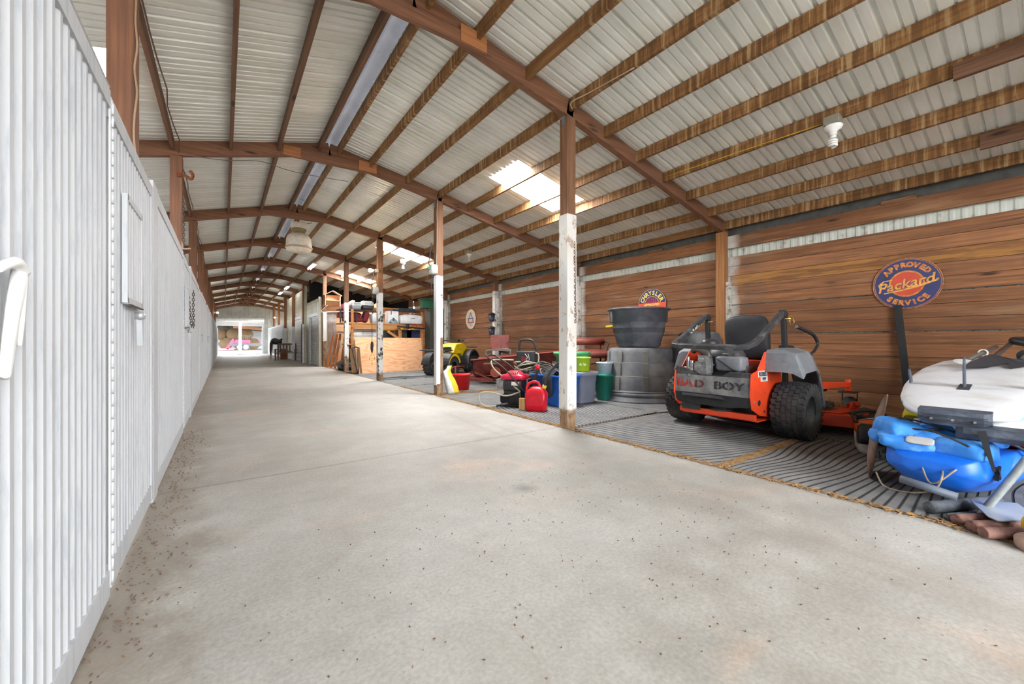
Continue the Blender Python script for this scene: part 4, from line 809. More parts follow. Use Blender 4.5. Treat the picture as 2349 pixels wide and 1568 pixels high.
m = MB(); m.lathe([(0, 0), (.125, 0), (.13, .01), (.13, .045), (.12, .055), (.07, .06), (.066, .07), (.062, .18), (.055, .19), (0, .19)], (3.33, .035, 0), 32); st = thing('umbrella_base', 'dusty tan umbrella base on a round foot at the right edge', 'umbrella base', (0, 0, 0)); m.build('base_body', mat('#a08473', .85, 0, .2, 14, .3, h2='#5f5049', ds=6, dlo=.52, dhi=.62), st)
m = MB(); m.tube([(3.29, .06, .18), (3.28, .08, .22), (3.31, .06, .24), (3.35, .03, .21), (3.37, .01, .2)], [.02, .014, .018, .014, .01], 7); m.tube([(3.27, .08, .08), (3.26, .11, .10), (3.28, .12, .06)], .008, 6); m.build('torn_cap', mat('#c4a184', .9), st)
m = MB(); pillow(m, (3.45, .115, .08), (.06, .06, .10), .7, .7); tag(m.build('yellow_can', YEL), 'small yellow container wedged behind the umbrella base', 'container')
# ---- black stock tanks
def tank_mat(): return mat('#5d5f64', .6, 0, .2, 3, .1, h2='#8b8985', ds=2.2, dlo=.45, dhi=.8)
TM = tank_mat(); TMR = mat('#777570', .7, 0, .15, 9)
t1 = thing('stock_tank', 'large black oval stock tank upside down under the tub', 'stock tank', (6.22, 4.60, .17), R(-40))
m = MB(); m.lathe([(.70, 0), (.71, .0), (.70, .02), (.66, .03), (.655, .26), (.645, .275), (.62, .28), (.615, .50), (.605, .515), (.585, .52), (.575, .70), (.55, .75), (.50, .77), (0, .765)], n=48, sy=.9); m.build('tank_shell', TM, t1, .006)
for a, w_ in ((pi + .15, .11), (pi + .75, .09), (pi - .5, .1), (pi + 1.5, .1)):
    m = MB()
    for z0, z1, r_ in ((.03, .26, .665), (.28, .5, .625), (.52, .7, .59)):
        if z0 < .2 or a != pi - .5: m.box((r_ * cos(a), r_ * .9 * sin(a), (z0 + z1) / 2), (.016, w_, z1 - z0 + .02), (0, -.04, a))
    m.build('rib_channel', TMR, t1, .01)

for z, r_ in ((.272, .648), (.512, .608)):
    m = MB(); m.lathe([(r_ - .004, -.008), (r_ + .004, 0), (r_ - .002, .008)], (0, 0, z), 48, sy=.9, cap=False); m.build('dusty_step', TMR, t1)
t2 = thing('stock_tank', 'bottom black stock tank with frayed rim under the stack', 'stock tank', (6.22, 4.58, .006), R(-40)); m = MB(); m.lathe([(.72, 0), (.74, .0), (.74, .02), (.70, .03), (.70, .085), (.69, .09), (.70, .10), (.69, .158), (.60, .162), (0, .162)], n=48, sy=.92); m.build('tank_shell', TM, t2)
rr = random.Random(8); m = MB()
for i in range(14): a = pi + rr.uniform(-.6, .3); m.tube([(.72 * cos(a), .67 * sin(a), .15), (.78 * cos(a), .72 * sin(a + .1), .08), (.8 * cos(a + .15), .75 * sin(a + .15), .005)], .006, 5)
m.build('frayed_edge', GRM, t2)
t3 = thing('stock_tub', 'round black stock tub standing upright on the oval tank', 'stock tub', (6.20, 4.62, .945), R(-60))
m = MB(); m.lathe([(0, .0), (.34, 0), (.385, .03), (.415, .26), (.45, .265), (.465, .45), (.498, .455), (.512, .66), (.53, .665), (.55, .67), (.565, .69), (.55, .705), (.53, .70), (.50, .66), (.45, .3), (.38, .05), (0, .04)], n=48); m.build('tub_shell', mat('#4c4f57', .5, 0, .2, 3, .1, h2='#7b7d83', ds=2.2, dlo=.45, dhi=.8), t3)
m = MB(); [m.box((.515 * cos(a), .515 * sin(a), .56), (.03, .03, .2), (0, .07, a)) for a in (pi + .30, pi + .55, pi - 1.2)]; m.build('tub_ribs', TM, t3, .005)
t4 = thing('stock_tank', 'grey-black tank with lobed top behind the mower', 'stock tank', (6.80, 3.80, .006), R(10))
m = MB(); m.lathe([(.42, 0), (.42, .9), (.40, .98), (.34, 1.0), (.30, 1.18), (.24, 1.21), (0, 1.21)], n=32, sx=1, sy=1.1); m.build('tank_shell', mat('#55585d', .6, 0, .2, 3, .1, h2='#7a7975', ds=3), t4)
pg = thing('foam_paddle', 'colourful patterned foam toy sticking out behind the tub', 'toy', (6.55, 5.55, 1.36), R(-35)); MP = (lambda t: (lambda v: t.out(t.ramp(v.outputs['Color'], [(.3, rgb('#d8433a')), (.45, rgb('#e7c63a')), (.6, rgb('#3f9fc9')), (.75, rgb('#e9e3cf'))]), .6))(t.new('ShaderNodeTexVoronoi', i_Scale=26)))(NT('bright_pattern'))
m = MB(); pillow(m, (0, 0, 0), (.2, .45, .035), .8, .9); m.build('toy_body', MP, pg); m = MB(); m.lathe([(.1, -.02), (.112, 0), (.1, .02)], n=28, sy=2.25, cap=False); m.build('yellow_edge', mat('#e6c02f', .6), pg)
# ---- totes, buckets, pots
def tote(label, loc, rz, dims, mt, name='storage_tote', lip=True):
    t = thing(name, label, 'tote', loc, rz); w_, d_, h_ = dims; m = MB()
    rloft(m, [(0, w_ * .86, d_ * .86), (.02, w_ * .9, d_ * .9), (h_ * .72, w_ * .96, d_ * .96), (h_ * .73, w_ * .985, d_ * .985), (h_ - .03, w_, d_), (h_ - .03, w_ + .05, d_ + .05), (h_, w_ + .05, d_ + .05), (h_, w_ - .02, d_ - .02), (h_ - .1, w_ - .03, d_ - .03)], r=.05); m.build('tote_body', mt, t); return t
tote('blue plastic tote overflowing with black gear behind the fuel can', (4.52, 5.03, .006), R(90), (.74, .46, .50), mat('#0f56b0', .4, 0, .1, 4, 0, h2='#2b6bb8', ds=4))
g = tote('grey lidded tote right of the nearest post', (5.02, 5.02, .006), R(90), (.60, .40, .50), mat('#7d8294', .55, 0, .08, 4)); m = MB(); rloft(m, [(.50, .66, .46), (.53, .64, .44), (.53, .5, .3)], r=.05); m.build('lid', mat('#8f8d93', .6), g); m = MB(); m.box((-.12, .24, .43), (.14, .02, .06)); m.build('clip', mat('#9aa0a0', .6), g)
m = MB(); m.tube([(4.34, 4.98, .5), (4.28, 4.97, .5)], .02, 6); 
jk = MB(); rings = []
for i, (x, z, w_, th) in enumerate([(4.62, .56, .14, .06), (4.48, .60, .15, .09), (4.36, .585, .15, .08), (4.29, .53, .14, .06), (4.27, .42, .13, .06), (4.27, .30, .13, .065), (4.275, .20, .11, .05), (4.28, .14, .06, .03)]):
    rings.append([(x + th / 2 * cos(a) * (1 if i > 2 else .3), 4.94 + w_ / 2 * sin(a) * 2 * .9 + .01 * sin(i * 2), z + th / 2 * cos(a) * (.2 if i > 2 else 1)) for a in [2 * pi * k / 16 for k in range(16)]])
jk.loft(rings); tag(jk.build('black_jacket', mat('#25262c', .85, 0, .2, 8, .3)), 'black cloth sleeve draped over the front of the blue tote', 'cloth')
gr = thing('gear_pile', 'heap of black hoses, bags and straps inside the blue tote', 'gear', (4.52, 5.03, .44)); rr = random.Random(21)
for k in range(7):
    a = rr.uniform(0, 6); cx, cy = rr.uniform(-.06, .06), rr.uniform(-.2, .25); m = MB(); m.tube([(cx + .13 * cos(t + a), cy + .22 * sin(t + a), .06 + .07 * k / 3 + .05 * sin(2 * t + k)) for t in [i * .45 for i in range(13)]], rr.uniform(.012, .02), 7); m.build('coiled_hose', [BLK, mat('#6a5a48', .7), mat('#3a3a40', .6)][k % 3], gr)
m = MB(); pillow(m, (.02, -.2, .14), (.26, .22, .2), .7, .7); m.build('black_bag', BLK, gr); m = MB(); m.bar((-.2, .3, .0), (-.26, .28, -.3), .05, .006, (0, 1, 0)); m.bar((-.2, .3, .0), (-.1, .2, .15), .05, .006); m.build('webbing', BLKD, gr)
gp = thing('planter_tub', 'wide green plastic planter tub half hidden by the nearest post', 'planter', (5.38, 5.52, .006)); GRN = mat('#4f9a63', .5, 0, .1, 4, 0, h2='#3f7f55', ds=4)
m = MB(); m.lathe([(0, 0), (.22, 0), (.30, .75), (.35, .80), (.35, .85), (.32, .85), (.28, .78), (.2, .1), (0, .1)], n=36); m.build('tub', GRN, gp); m = MB(); m.box((-.22, -.30, .89), (.1, .012, .1), (0, .5, -.5)); m.build('paper_tag', mat('#d9dccb', .6, 0, .3, 60, h2='#6d6f68', ds=30, dlo=.5, dhi=.55), gp)
def bucket(label, loc, r0, r1, h, mt, name='bucket', text=None, rz=0):
    t = thing(name, label, 'bucket', loc, rz); m = MB(); m.lathe([(0, 0), (r0, 0), (r1, h - .02), (r1 + .015, h - .02), (r1 + .015, h), (r1 - .005, h), (r0 - .01, .03), (0, .03)], n=32); m.build('pail', mt, t)
    m = MB(); m.tube([((r1 + .02) * cos(a), (r1 + .02) * sin(a), h - .03 - .08 * sin(a)) for a in [pi * i / 12 for i in range(13)]], .003, 5); m.build('handle', STEEL, t); return t
lb_ = bucket('lime green bucket standing on the grey tote', (4.99, 4.87, .545), .125, .14, .24, mat('#aed22a', .45, 0, .08, 4))
m = MB()
for i, ch in enumerate('rk kr'):
    if ch != ' ': a = R(-152) + i * .19; put_text(m, ch, .07, Matrix.Translation((.136 * cos(a), .136 * sin(a), .10)) @ Matrix.Rotation(a + pi / 2, 4, 'Z') @ Matrix.Rotation(pi / 2, 4, 'X'), .001, .001)
m.build('white_lettering', mat('#e4eec0', .6), lb_)
tb = thing('trash_bin', 'tall teal-green bin beside the grey tote', 'bin', (5.55, 4.86, .006)); m = MB(); rloft(m, [(0, .22, .22), (.02, .24, .24), (.42, .30, .30), (.42, .32, .32), (.47, .32, .32), (.47, .28, .28)], r=.08, n=6); m.build('bin_body', mat('#1f7a68', .5, 0, .1, 4), tb)
bucket('pale blue-white pail stacked on the green bin', (5.55, 4.86, .478), .12, .135, .20, mat('#c3cfe0', .5, 0, .08, 5), rz=1)
rb = bucket('red square-sided feed bucket on the floor by the second post', (4.20, 7.72, .006), .165, .20, .34, mat('#d41a1c', .45, 0, .08, 4), rz=.6)
m = MB()
for i in range(3): m.bar((-.06 - .0 * i, -.17 - .005 * i, .05), (-.07, -.2, .26), .12, .01, (0, 1, 0)); break
fb = thing('feed_sack', 'yellow and white feed sack slumped against the second post', 'sack', (3.62, 7.26, .006), R(-8))
m = MB(); P = []
for i, (z, w_, d_, dx, dy) in enumerate([(0, .22, .13, .14, 0), (.04, .24, .16, .13, 0), (.15, .24, .15, .10, 0), (.28, .21, .12, .06, .0), (.36, .19, .07, .03, .01), (.45, .17, .06, .01, .02), (.50, .10, .03, .05, .02), (.56, .08, .02, .07, .02)]): P.append([(dx + w_ / 2 * spw(cos(a), .7) + .008 * sin(3 * a + i), dy + d_ / 2 * spw(sin(a), .7), z) for a in [2 * pi * k / 20 for k in range(20)]])
m.loft(P)
for i in range(len(m.f)):
    j = i % 20
    if i < 7 * 20 and (j in (15, 16, 17, 18, 19, 0, 1)): m.mi[i] = 1
m.build('sack_body', [mat('#d4d4d2', .6, 0, .15, 9, .2), mat('#e6bf2d', .55, 0, .12, 9, .2)], fb)
# ---- red fuel can
fc = thing('fuel_can', 'red plastic fuel can with black corrugated spout in front of the blue tote', 'fuel can', (3.86, 4.72, .008), R(-52))
FR_ = mat('#d0142a', .35, 0, .08, 5)
m = MB(); m.loft([[(x, y, z) for x, y in rrect(w_, d_, .05)] for z, w_, d_ in ((0, .28, .2), (.015, .315, .225), (.25, .33, .235), (.30, .27, .2), (.355, .16, .13), (.36, .12, .09))]); c_ = m.build('can_body', FR_, fc)
m = MB(); m.prism([(-.11, .08), (.11, .08), (.11, .15), (.055, .23), (-.055, .23), (-.11, .15)], .112, .122, Matrix.Rotation(pi / 2, 4, 'X')); m.build('side_emboss', FR_, fc, .004)
m = MB(); m.tube([(-.145, 0, .21), (-.15, 0, .33), (-.13, 0, .385), (-.08, 0, .42), (-.02, 0, .43), (.03, 0, .41), (.05, 0, .36)], [.02, .02, .021, .022, .022, .021, .022], 10); m.build('handle', FR_, fc)
m = MB(); m.cyl((.11, 0, .33), (.13, 0, .38), .034, n=14); m.build('spout_collar', mat('#c9b53a', .5), fc)
P = [Vector((.125, 0, .37)), Vector((.15, .0, .48)), Vector((.22, .0, .60)), Vector((.31, .0, .70)), Vector((.40, 0, .77))]; m = MB(); pts = []; rs = []
for i in range(81):
    k = i / 80 * 4; a = min(3, int(k)); pts.append(P[a].lerp(P[a + 1], k - a)); rs.append(.017 + .004 * (i % 2))
m.tube(pts, rs, 8); m.build('corrugated_spout', BLK, fc); m = MB(); m.cyl((.395, 0, .765), (.44, 0, .80), .024, .026, 12); m.build('yellow_cap', YEL, fc)
# ---- quad bike
qb = thing('quad_bike', 'yellow and black quad bike parked behind the second post', 'quad bike', (5.42, 11.24, .006), R(30))
YQ = mat('#e8c613', .35, 0, .06, 5); QB = mat('#2c2d30', .5, 0, .15, 9, .05)
for x in (0, 1.15):
    for sy in (-1, 1):
        m = MB(); c = (x, sy * .37, .29); m.lathe([(.15, -.10), (.2, -.125), (.26, -.12), (.285, -.08), (.285, .08), (.26, .12), (.2, .125), (.15, .10)], c, 32, rot=(pi / 2, 0, 0), cap=False)
        for j in range(18):
            for q in (-1, 1): a = 2 * pi * (j + .25 * q) / 18; m.box((c[0] + .288 * cos(a), c[1] + q * .06, c[2] + .288 * sin(a)), (.025, .10, .03), (.0, -a, 0)); m.box((c[0] + .265 * cos(a), c[1] + q * .12, c[2] + .265 * sin(a)), (.05, .02, .028), (0, -a, 0))
        ty = m.build('tyre', RUB, qb); m = MB(); m.lathe([(.15, -.10), (.14, -.09), (.12, -.02), (.08, -.03), (.05, -.06), (.01, -.06)], c, 24, rot=(pi / 2 * (1 if sy > 0 else -1) * -1, 0, 0), cap=False); m.build('wheel_rim', mat('#8c8a80', .4, .6), ty)
m = MB(); m.b2((-.05, -.16, .28), (1.2, .16, .42)); m.cyl((0, -.3, .29), (0, .3, .29), .04); m.cyl((1.15, -.3, .29), (1.15, .3, .29), .03); m.build('frame', QB, qb, .01)
m = MB(); pillow(m, (.55, 0, .50), (.42, .34, .3), .4, .4); [m.box((.6, 0, .45 + i * .03), (.3, .36, .01)) for i in range(6)]; m.build('engine', mat('#57595c', .5, .4, .2, 20), qb)
m = MB(); m.loft([[(.20, y, .56), (.36, y, .82), (.46, y, .96), (.72, y, 1.0), (.92, y, .99), (1.12, y, .86), (1.0, y, .66), (.88, y, .52), (.74, y, .66), (.45, y, .64), (.27, y, .50)] for y in (-.26, -.22, .22, .26)], True, False, 0, False); m.build('tank_cover', YQ, qb, .03)
m = MB(); pillow(m, (.16, 0, .80), (.62, .30, .14), .5, .5, (0, -.08, 0)); m.build('seat', mat('#1f2023', .5), qb)
for sy in (-1, 1):
    m = MB(); A = [(0 + .36 * cos(a), .29 + .36 * sin(a) * 1.15) for a in [R(10) + R(160) * i / 12 for i in range(13)]]
    m.loft([[(x, sy * .20, z + .02), (x, sy * .48, z), (x, sy * .50, z - .04), (x, sy * .20, z - .01)] for x, z in A], True, False, 0, False); m.build('rear_fender', QB, qb, .01)
    m = MB(); m.loft([[(x * .97, sy * .485, z - .02), (x * .97, sy * .50, z - .03), (x * .90, sy * .49, z - .10 + .0), (x * .90, sy * .47, z - .10)] for x, z in A[1:-1]], True, False, 0, False); m.build('fender_lining', YQ, qb)
    m = MB(); A = [(1.15 + .40 * cos(a), .30 + .40 * sin(a) * 1.25) for a in [R(5) + R(180) * i / 13 for i in range(14)]] + [(.72, .22)]
    m.loft([[(x, sy * .18, z + .01), (x, sy * .50, z), (x, sy * .52, z - .05), (x, sy * .18, z - .02)] for x, z in A], True, False, 0, False); m.build('front_fender', mat('#3a3b3f', .5, 0, .1, 6), qb, .012)
    m = MB(); m.b2((.3, sy * .18, .28), (.78, sy * .46, .32)); m.build('footwell', QB, qb, .01)
m = MB(); m.loft([[(.9, -.2, .86), (.9, .2, .86), (1.0, .2, .90), (1.0, -.2, .90)], [(1.35, -.24, .76), (1.35, .24, .76), (1.4, .22, .82), (1.4, -.22, .82)]], True, False, 0, False); m.build('front_cowl', YQ, qb, .02)
def rack(z, x0, x1, y, nm):
    m = MB(); m.tube([(x0, -y, z), (x1, -y, z), (x1, y, z), (x0, y, z)], .012, 8, True); [m.tube([(x0 + (x1 - x0) * k / 5, -y, z), (x0 + (x1 - x0) * k / 5, y, z)], .008, 6) for k in range(1, 5)]; m.tube([((x0 + x1) / 2, -.1, z), ((x0 + x1) / 2, -.1, z - .15)], .01, 6); m.build(nm, QB, qb)
rack(.78, -.5, .0, .42, 'rear_rack'); rack(.86, 1.1, 1.6, .38, 'front_rack')
m = MB(); m.tube([(-.42, -.3, .78), (-.45, -.3, .86), (-.3, -.2, .88), (-.2, -.2, .79)], .01, 6); m.tube([(-.4, -.4, .77), (-.38, -.2, .6)], .012, 6); m.build('rack_rail', STEEL, qb)
m = MB(); m.box((-.42, -.2, .55), (.08, .14, .12)); m.build('tail_light', mat('#b8b4b0', .3), qb)
m = MB(); m.tube([(.95, 0, .85), (.86, 0, 1.02)], .03, 8); m.tube([(.70, -.38, 1.08), (.82, -.2, 1.06), (.88, -.08, 1.03), (.88, .08, 1.03), (.82, .2, 1.06), (.70, .38, 1.08)], .014, 8); m.box((.9, 0, 1.06), (.14, .16, .10)); [m.tube([(.70, s_ * .38, 1.08), (.76, s_ * .29, 1.07)], .02, 8) for s_ in (-1, 1)]; m.box((.86, -.2, 1.07), (.06, .05, .06)); m.build('handlebars', BLK, qb)
m = MB(); m.loft([[(.62, -.263, .80), (.62, -.266, .80), (.60, -.264, .82)], [(.80, -.263, .77), (.80, -.266, .77), (.8, -.264, .78)]], True); m.build('wing_badge', mat('#c3883a', .5), qb)
m = MB(); m.b2((.98, -.235, .66), (1.02, -.22, .72)); m.build('warning_sticker', WHT, qb)
# ---- rusty red spreader / trailer trough
RR = mat('#7e3028', .6, 0, .18, 5, .15, h2='#5c241f', ds=3, dlo=.5, dhi=.75, dirt='#9a5a48')
sp_ = thing('manure_spreader', 'old rusty red tow-behind spreader with a flared trough', 'spreader', (5.2, 8.8, 0), atan2(-1.45, 1.75))
L = 2.3; m = MB()
sec = [(-.60, .60), (-.44, .57), (-.30, .24), (-.22, .18), (.22, .18), (.30, .24), (.44, .57), (.60, .60), (.59, .62), (.42, .60), (.28, .27), (-.28, .27), (-.42, .60), (-.59, .62)]
m.loft([[(x, y, z + .10 * x) for y, z in sec] for x in (0, .02, L - .02, L)], True, False, 0, False); m.build('trough', RR, sp_, .004)
m = MB(); m.prism([(-.60, .62), (-.42, .58), (-.28, .26), (.28, .26), (.42, .58), (.60, .62)], -.01, .01, Matrix.Translation((L, 0, .23)) @ Matrix(((0, 0, 1, 0), (1, 0, 0, 0), (0, 1, 0, 0), (0, 0, 0, 1)))); m.build('end_plate', RR, sp_)
m = MB(); m.tube([(x, .60 * s_, .61 + .10 * x) for s_ in (-1,) for x in (-.03, 1, L + .05)], .02, 6); m.tube([(x, .60, .61 + .10 * x) for x in (-.03, 1, L + .05)], .02, 6); m.build('lip_rail', mat('#96463a', .55, 0, .15, 8), sp_)
m = MB(); m.bar((0, -.35, .30), (-.55, -.05, .08), .05, .07).bar((0, .3, .14), (-.75, -.1, .08), .05, .07).bar((-.1, -.3, .12), (1.5, -.32, .12), .06, .08).bar((-.1, .3, .12), (1.5, .32, .12), .06, .08).bar((.05, -.45, .3), (.5, -.5, .12), .03, .03); m.build('draw_frame', RR, sp_, .003)
m = MB(); m.tube([(-.5, -.1, .0), (-.5, -.1, .42)], .022, 8); m.box((-.5, -.1, .01), (.14, .14, .02)); m.tube([(-.65, -.25, .3), (-.5, -.1, .42), (-.3, .05, .40)], .014, 6); m.build('jack_stand', RR, sp_)
m = MB(); m.lathe([(.10, 0), (.13, 0), (.13, .02), (.1, .02)], (.55, -.40, .3), 24, rot=(pi / 2, 0, 0), close=True, cap=False); m.cyl((.55, -.36, .3), (.55, -.42, .3), .1, n=24); m.build('end_disc', mat('#90402f', .5, 0, .15, 6), sp_)
for sy in (-1, 1):
    m = MB(); m.lathe([(.12, -.06), (.2, -.08), (.26, -.07), (.28, 0), (.26, .07), (.2, .08), (.12, .06)], (1.35, sy * .62, .28), 28, rot=(pi / 2, 0, 0)); [m.box((1.35 + .275 * cos(a), sy * .62, .28 + .275 * sin(a)), (.03, .15, .03), (0, -a, 0)) for a in [2 * pi * k / 18 for k in range(18)]]; m.build('wheel', RUB, sp_)
m = MB(); m.tube([(.3, -.1, .68), (.28, -.1, .8), (.45, -.1, .84), (.85, -.1, .86), (.9, -.1, .7)], .012, 6); m.build('wire_lever', mat('#8d8f92', .4, .7), sp_)
m = MB(); m.prism([(-.05, .0), (.3, .0), (.28, .06), (0, .06)], -.01, .01, Matrix.Translation((.3, -.40, .50)) @ Matrix.Rotation(pi / 2, 4, 'X')); m.build('maker_plate', mat('#a89b78', .6, 0, .2, 30), sp_); m = MB(); m.box((2.0, -.37, .52), (.15, .01, .12), (-.3, 0, 0)); m.build('paper_label', mat('#bfb49f', .7), sp_)
rs = thing('red_steel_seat', 'faded red steel panel standing on a grey bracket behind the spreader', 'panel', (6.45, 9.55, .0), R(-38))
m = MB(); m.box((0, 0, 1.03), (.52, .03, .42), (-.12, 0, 0)); m.build('panel_plate', mat('#a35a52', .6, 0, .15, 7, .1, h2='#7f3530', ds=2.5, dlo=.56, dhi=.6), rs, .008); m = MB(); m.b2((-.33, -.12, .79), (.33, .1, .83)); m.build('shelf_bracket', mat('#8c8378', .7), rs); m = MB(); m.tube([(0, 0, 0), (0, 0, .8)], .03, 8); m.box((0, 0, .02), (.3, .3, .03)); m.bar((0, 0, .78), (.25, -.1, .72), .04, .05); m.build('stand', BLKD, rs)
# ---- upholstered rust-red bench frame
cb_ = thing('weight_bench', 'black tubular bench with rust-brown padded rolls beyond the grey tote', 'bench', (6.15, 5.95, .0), R(-38))
PB = mat('#7d3b30', .55, 0, .15, 6, .08)
m = MB(); m.tube([(-.42, 0, 1.05), (.42, 0, 1.05)], .075, 14); m.build('upper_pad', PB, cb_); m = MB(); pillow(m, (.12, -.12, .80), (.9, .36, .14), .4, .4, (.15, 0, 0)); m.build('seat_pad', PB, cb_)
for s_ in (-1, 1): m = MB(); m.tube([(s_ * .36, 0, 1.02), (s_ * .34, -.02, .78), (s_ * .40, .1, 0)], .018, 8); m.build('leg', BLK, cb_)
m = MB(); m.tube([(.42, 0, 1.05), (.5, -.04, 1.02), (.46, -.1, .9), (.38, -.2, .78), (.4, -.25, .66), (.1, -.3, .6)], .016, 8); m.build('side_arm', BLKD, cb_); m = MB(); m.bar((-.4, -.2, .35), (.5, -.2, .35), .05, .05).bar((0, -.3, .02), (0, .3, .02), .05, .04); m.build('base_frame', BLK, cb_)
# ---- engine pressure washer, near
ew = thing('pressure_washer', 'small red-topped petrol engine unit on a black base by the fuel can', 'pressure washer', (3.86, 5.28, .008), R(-55))
m = MB(); rloft(m, [(0, .42, .36), (.03, .42, .36), (.05, .38, .32), (.22, .30, .26), (.25, .32, .28)], r=.04); m.build('base_cowl', mat('#18191b', .25), ew, .006)
m = MB(); pillow(m, (-.12, -.155, .13), (.15, .03, .14), .4, .4); m.build('base_opening', mat('#08080a', .9), ew)
m = MB(); pillow(m, (.0, 0, .34), (.34, .32, .20), .35, .35); m.build('engine_block', mat('#2d2e31', .5, .2, .2, 20), ew); m = MB(); pillow(m, (-.2, -.02, .36), (.16, .24, .17), .4, .4); [m.box((-.2, -.02, .30 + i * .025), (.165, .245, .006)) for i in range(6)]; m.build('muffler_guard', STEEL, ew)
m = MB(); rloft(m, [(.43, .40, .34), (.47, .42, .35), (.50, .40, .33), (.515, .26, .24), (.56, .2, .18), (.57, .12, .1)], r=.08, n=5); m.build('engine_top', mat('#c4123a', .35, 0, .08, 6), ew); m = MB(); [m.box((-.04 + i * .03, -.1, .55), (.012, .1, .015), (.5, 0, 0)) for i in range(5)]; m.build('top_slots', mat('#8f2a22', .5), ew)
m = MB(); m.b2((.0, -.165, .34), (.13, -.16, .40)); m.build('warning_label', mat('#e3dcd5', .5, 0, .3, 50, h2='#d8642f', ds=20, dlo=.55, dhi=.6), ew); m = MB(); m.lathe([(.05, 0), (.055, .05), (.045, .06), (0, .06)], (.2, -.02, .53), 16); m.build('fuel_cap', BLK, ew)
for s_ in (-1, 1): m = MB(); m.tube([(.22, s_ * .18, .25), (-.1, s_ * .19, .60), (-.42, s_ * .19, .80)], .012, 8); m.build('handle_tube', BLK, ew)
m = MB(); m.tube([(-.42, -.19, .80), (-.44, 0, .82), (-.42, .19, .80)], .013, 8); m.build('handle_grip', BLK, ew)
m = MB(); m.tube([(.33, -.05, .35), (.38, -.08, .5), (.42, -.08, .62)], .022, 8); m.build('choke_lever', BLK, ew); m = MB(); m.lathe([(0, 0), (.035, 0), (.04, .015), (.035, .03), (0, .03)], (.42, -.10, .64), 12, rot=(pi / 2, 0, 0)); m.build('red_knob', mat('#d8122a', .4), ew)
ho = MB(); HO = mat('#a49c86', .6, 0, .12, 12)
ho.tube([(4.18, 5.75, .72), (3.98, 5.85, .73), (3.75, 5.8, .72), (3.66, 5.6, .60), (3.72, 5.3, .42), (3.8, 5.05, .26)], .013, 8); ho.tube([(3.8, 5.05, .26), (3.6, 5.15, .20), (3.42, 5.35, .25), (3.30, 5.45, .22), (3.28, 5.42, .1), (3.33, 5.3, .04), (3.45, 5.2, .05)], .012, 8)
tag(ho.build('pressure_hose', HO), 'tan pressure hose looping over the red-topped engine to the floor', 'hose')
lw = MB(); lw.tube([(3.45, 5.2, .05), (3.58, 5.08, .09)], .016, 8); tag(lw.build('spray_lance', BLK), 'short black hose handle on the floor by the engine base', 'lance')
bx = MB(); bx.b2((-.05, -.03, 0), (.05, .03, .18)); o = bx.build('wood_block', wood('#b58f58', '#8a6536', 'z', 2, knots=False), loc=(3.70, 4.86, .008), rot=(0, 0, R(-50)), bevel=.003); tag(o, 'pale wooden block standing left of the red fuel can', 'block')
# ---- upright pressure washer with coiled hose
pw = thing('pressure_washer', 'upright pressure washer wrapped in coils of tan hose', 'pressure washer', (4.50, 5.78, .008), R(-52))
m = MB(); rloft(m, [(.62, .32, .22), (.66, .36, .25), (.80, .34, .24), (.84, .36, .25), (.87, .36, .24)], r=.04); m.build('motor_housing', mat('#2f3236', .5, 0, .1, 9), pw); m = MB(); m.tube([(-.15, 0, .86), (-.14, 0, 1.02), (-.09, 0, 1.07), (.08, 0, 1.07), (.14, 0, 1.0), (.19, 0, .88)], .02, 10); m.build('top_handle', BLK, pw)
m = MB(); rloft(m, [(.1, .3, .24), (.62, .24, .2)], r=.04); m.build('lower_body', BLKD, pw); m = MB(); m.box((-.02, -.127, .73), (.10, .006, .09)); m.build('red_badge', mat('#7d2a35', .5, 0, .3, 40), pw)
for s_ in (-1, 1): m = MB(); m.lathe([(.03, -.03), (.12, -.03), (.13, 0), (.12, .03), (.03, .03)], (s_ * .2, .1, .13), 20, rot=(0, pi / 2, 0)); m.build('wheel', RUB, pw)
m = MB(); m.tube([((.21 + .035 * sin(k * 1.7)) * cos(t), (.20 + .03 * cos(k)) * sin(t), .36 + .034 * k + .05 * cos(t + k)) for k in range(9) for t in [k * .6 + i * .42 for i in range(15)]], .0135, 7); m.build('coiled_hose', HO, pw)
m = MB(); m.tube([(.16, -.08, .84), (.23, -.06, .80), (.22, -.1, .62), (.1, -.18, .54), (-.1, -.18, .55), (-.2, -.12, .6)], .014, 7); m.tube([(.22, -.1, .6), (.24, -.12, .45), (.22, -.16, .36)], .012, 7); m.build('loose_hose', HO, pw)
m = MB(); m.tube([(0, -.14, .82), (.05, -.16, .76), (.02, -.15, .71), (.08, -.15, .71), (.06, -.15, .82)], .005, 5); m.build('white_tie', WHT, pw)
wh = thing('loose_wheel', 'black knobbly wheel leaning behind the coiled hose washer', 'wheel', (4.95, 5.95, .008), R(-40)); m = MB(); m.lathe([(.15, -.06), (.25, -.08), (.31, -.05), (.32, 0), (.31, .05), (.25, .08), (.15, .06)], (0, 0, .34), 36, rot=(pi / 2, 0, 0)); [m.box((.315 * cos(a), y_, .34 + .315 * sin(a)), (.03, .04, .03), (0, -a, 0)) for a in [2 * pi * k / 26 for k in range(26)] for y_ in (-.03, .03)]; m.build('tyre', RUB, wh)
fr = MB(); fr.tube([(4.35, 5.35, .1), (4.1, 5.45, .35), (3.98, 5.4, .5)], .012, 6); fr.tube([(4.0, 5.2, .05), (4.3, 5.5, .4)], .012, 6); tag(fr.build('push_frame', BLK), 'thin black metal frame rods between engine and blue tote', 'frame')
ln = MB(); rr = random.Random(2)
for k in range(4): ln.tube([(3.5 + i * .14 + rr.uniform(-.02, .02), 11.1 + k * .12 + .1 * sin(i * .9 + k) + rr.uniform(-.03, .03), .02) for i in range(12)], .009, 5)
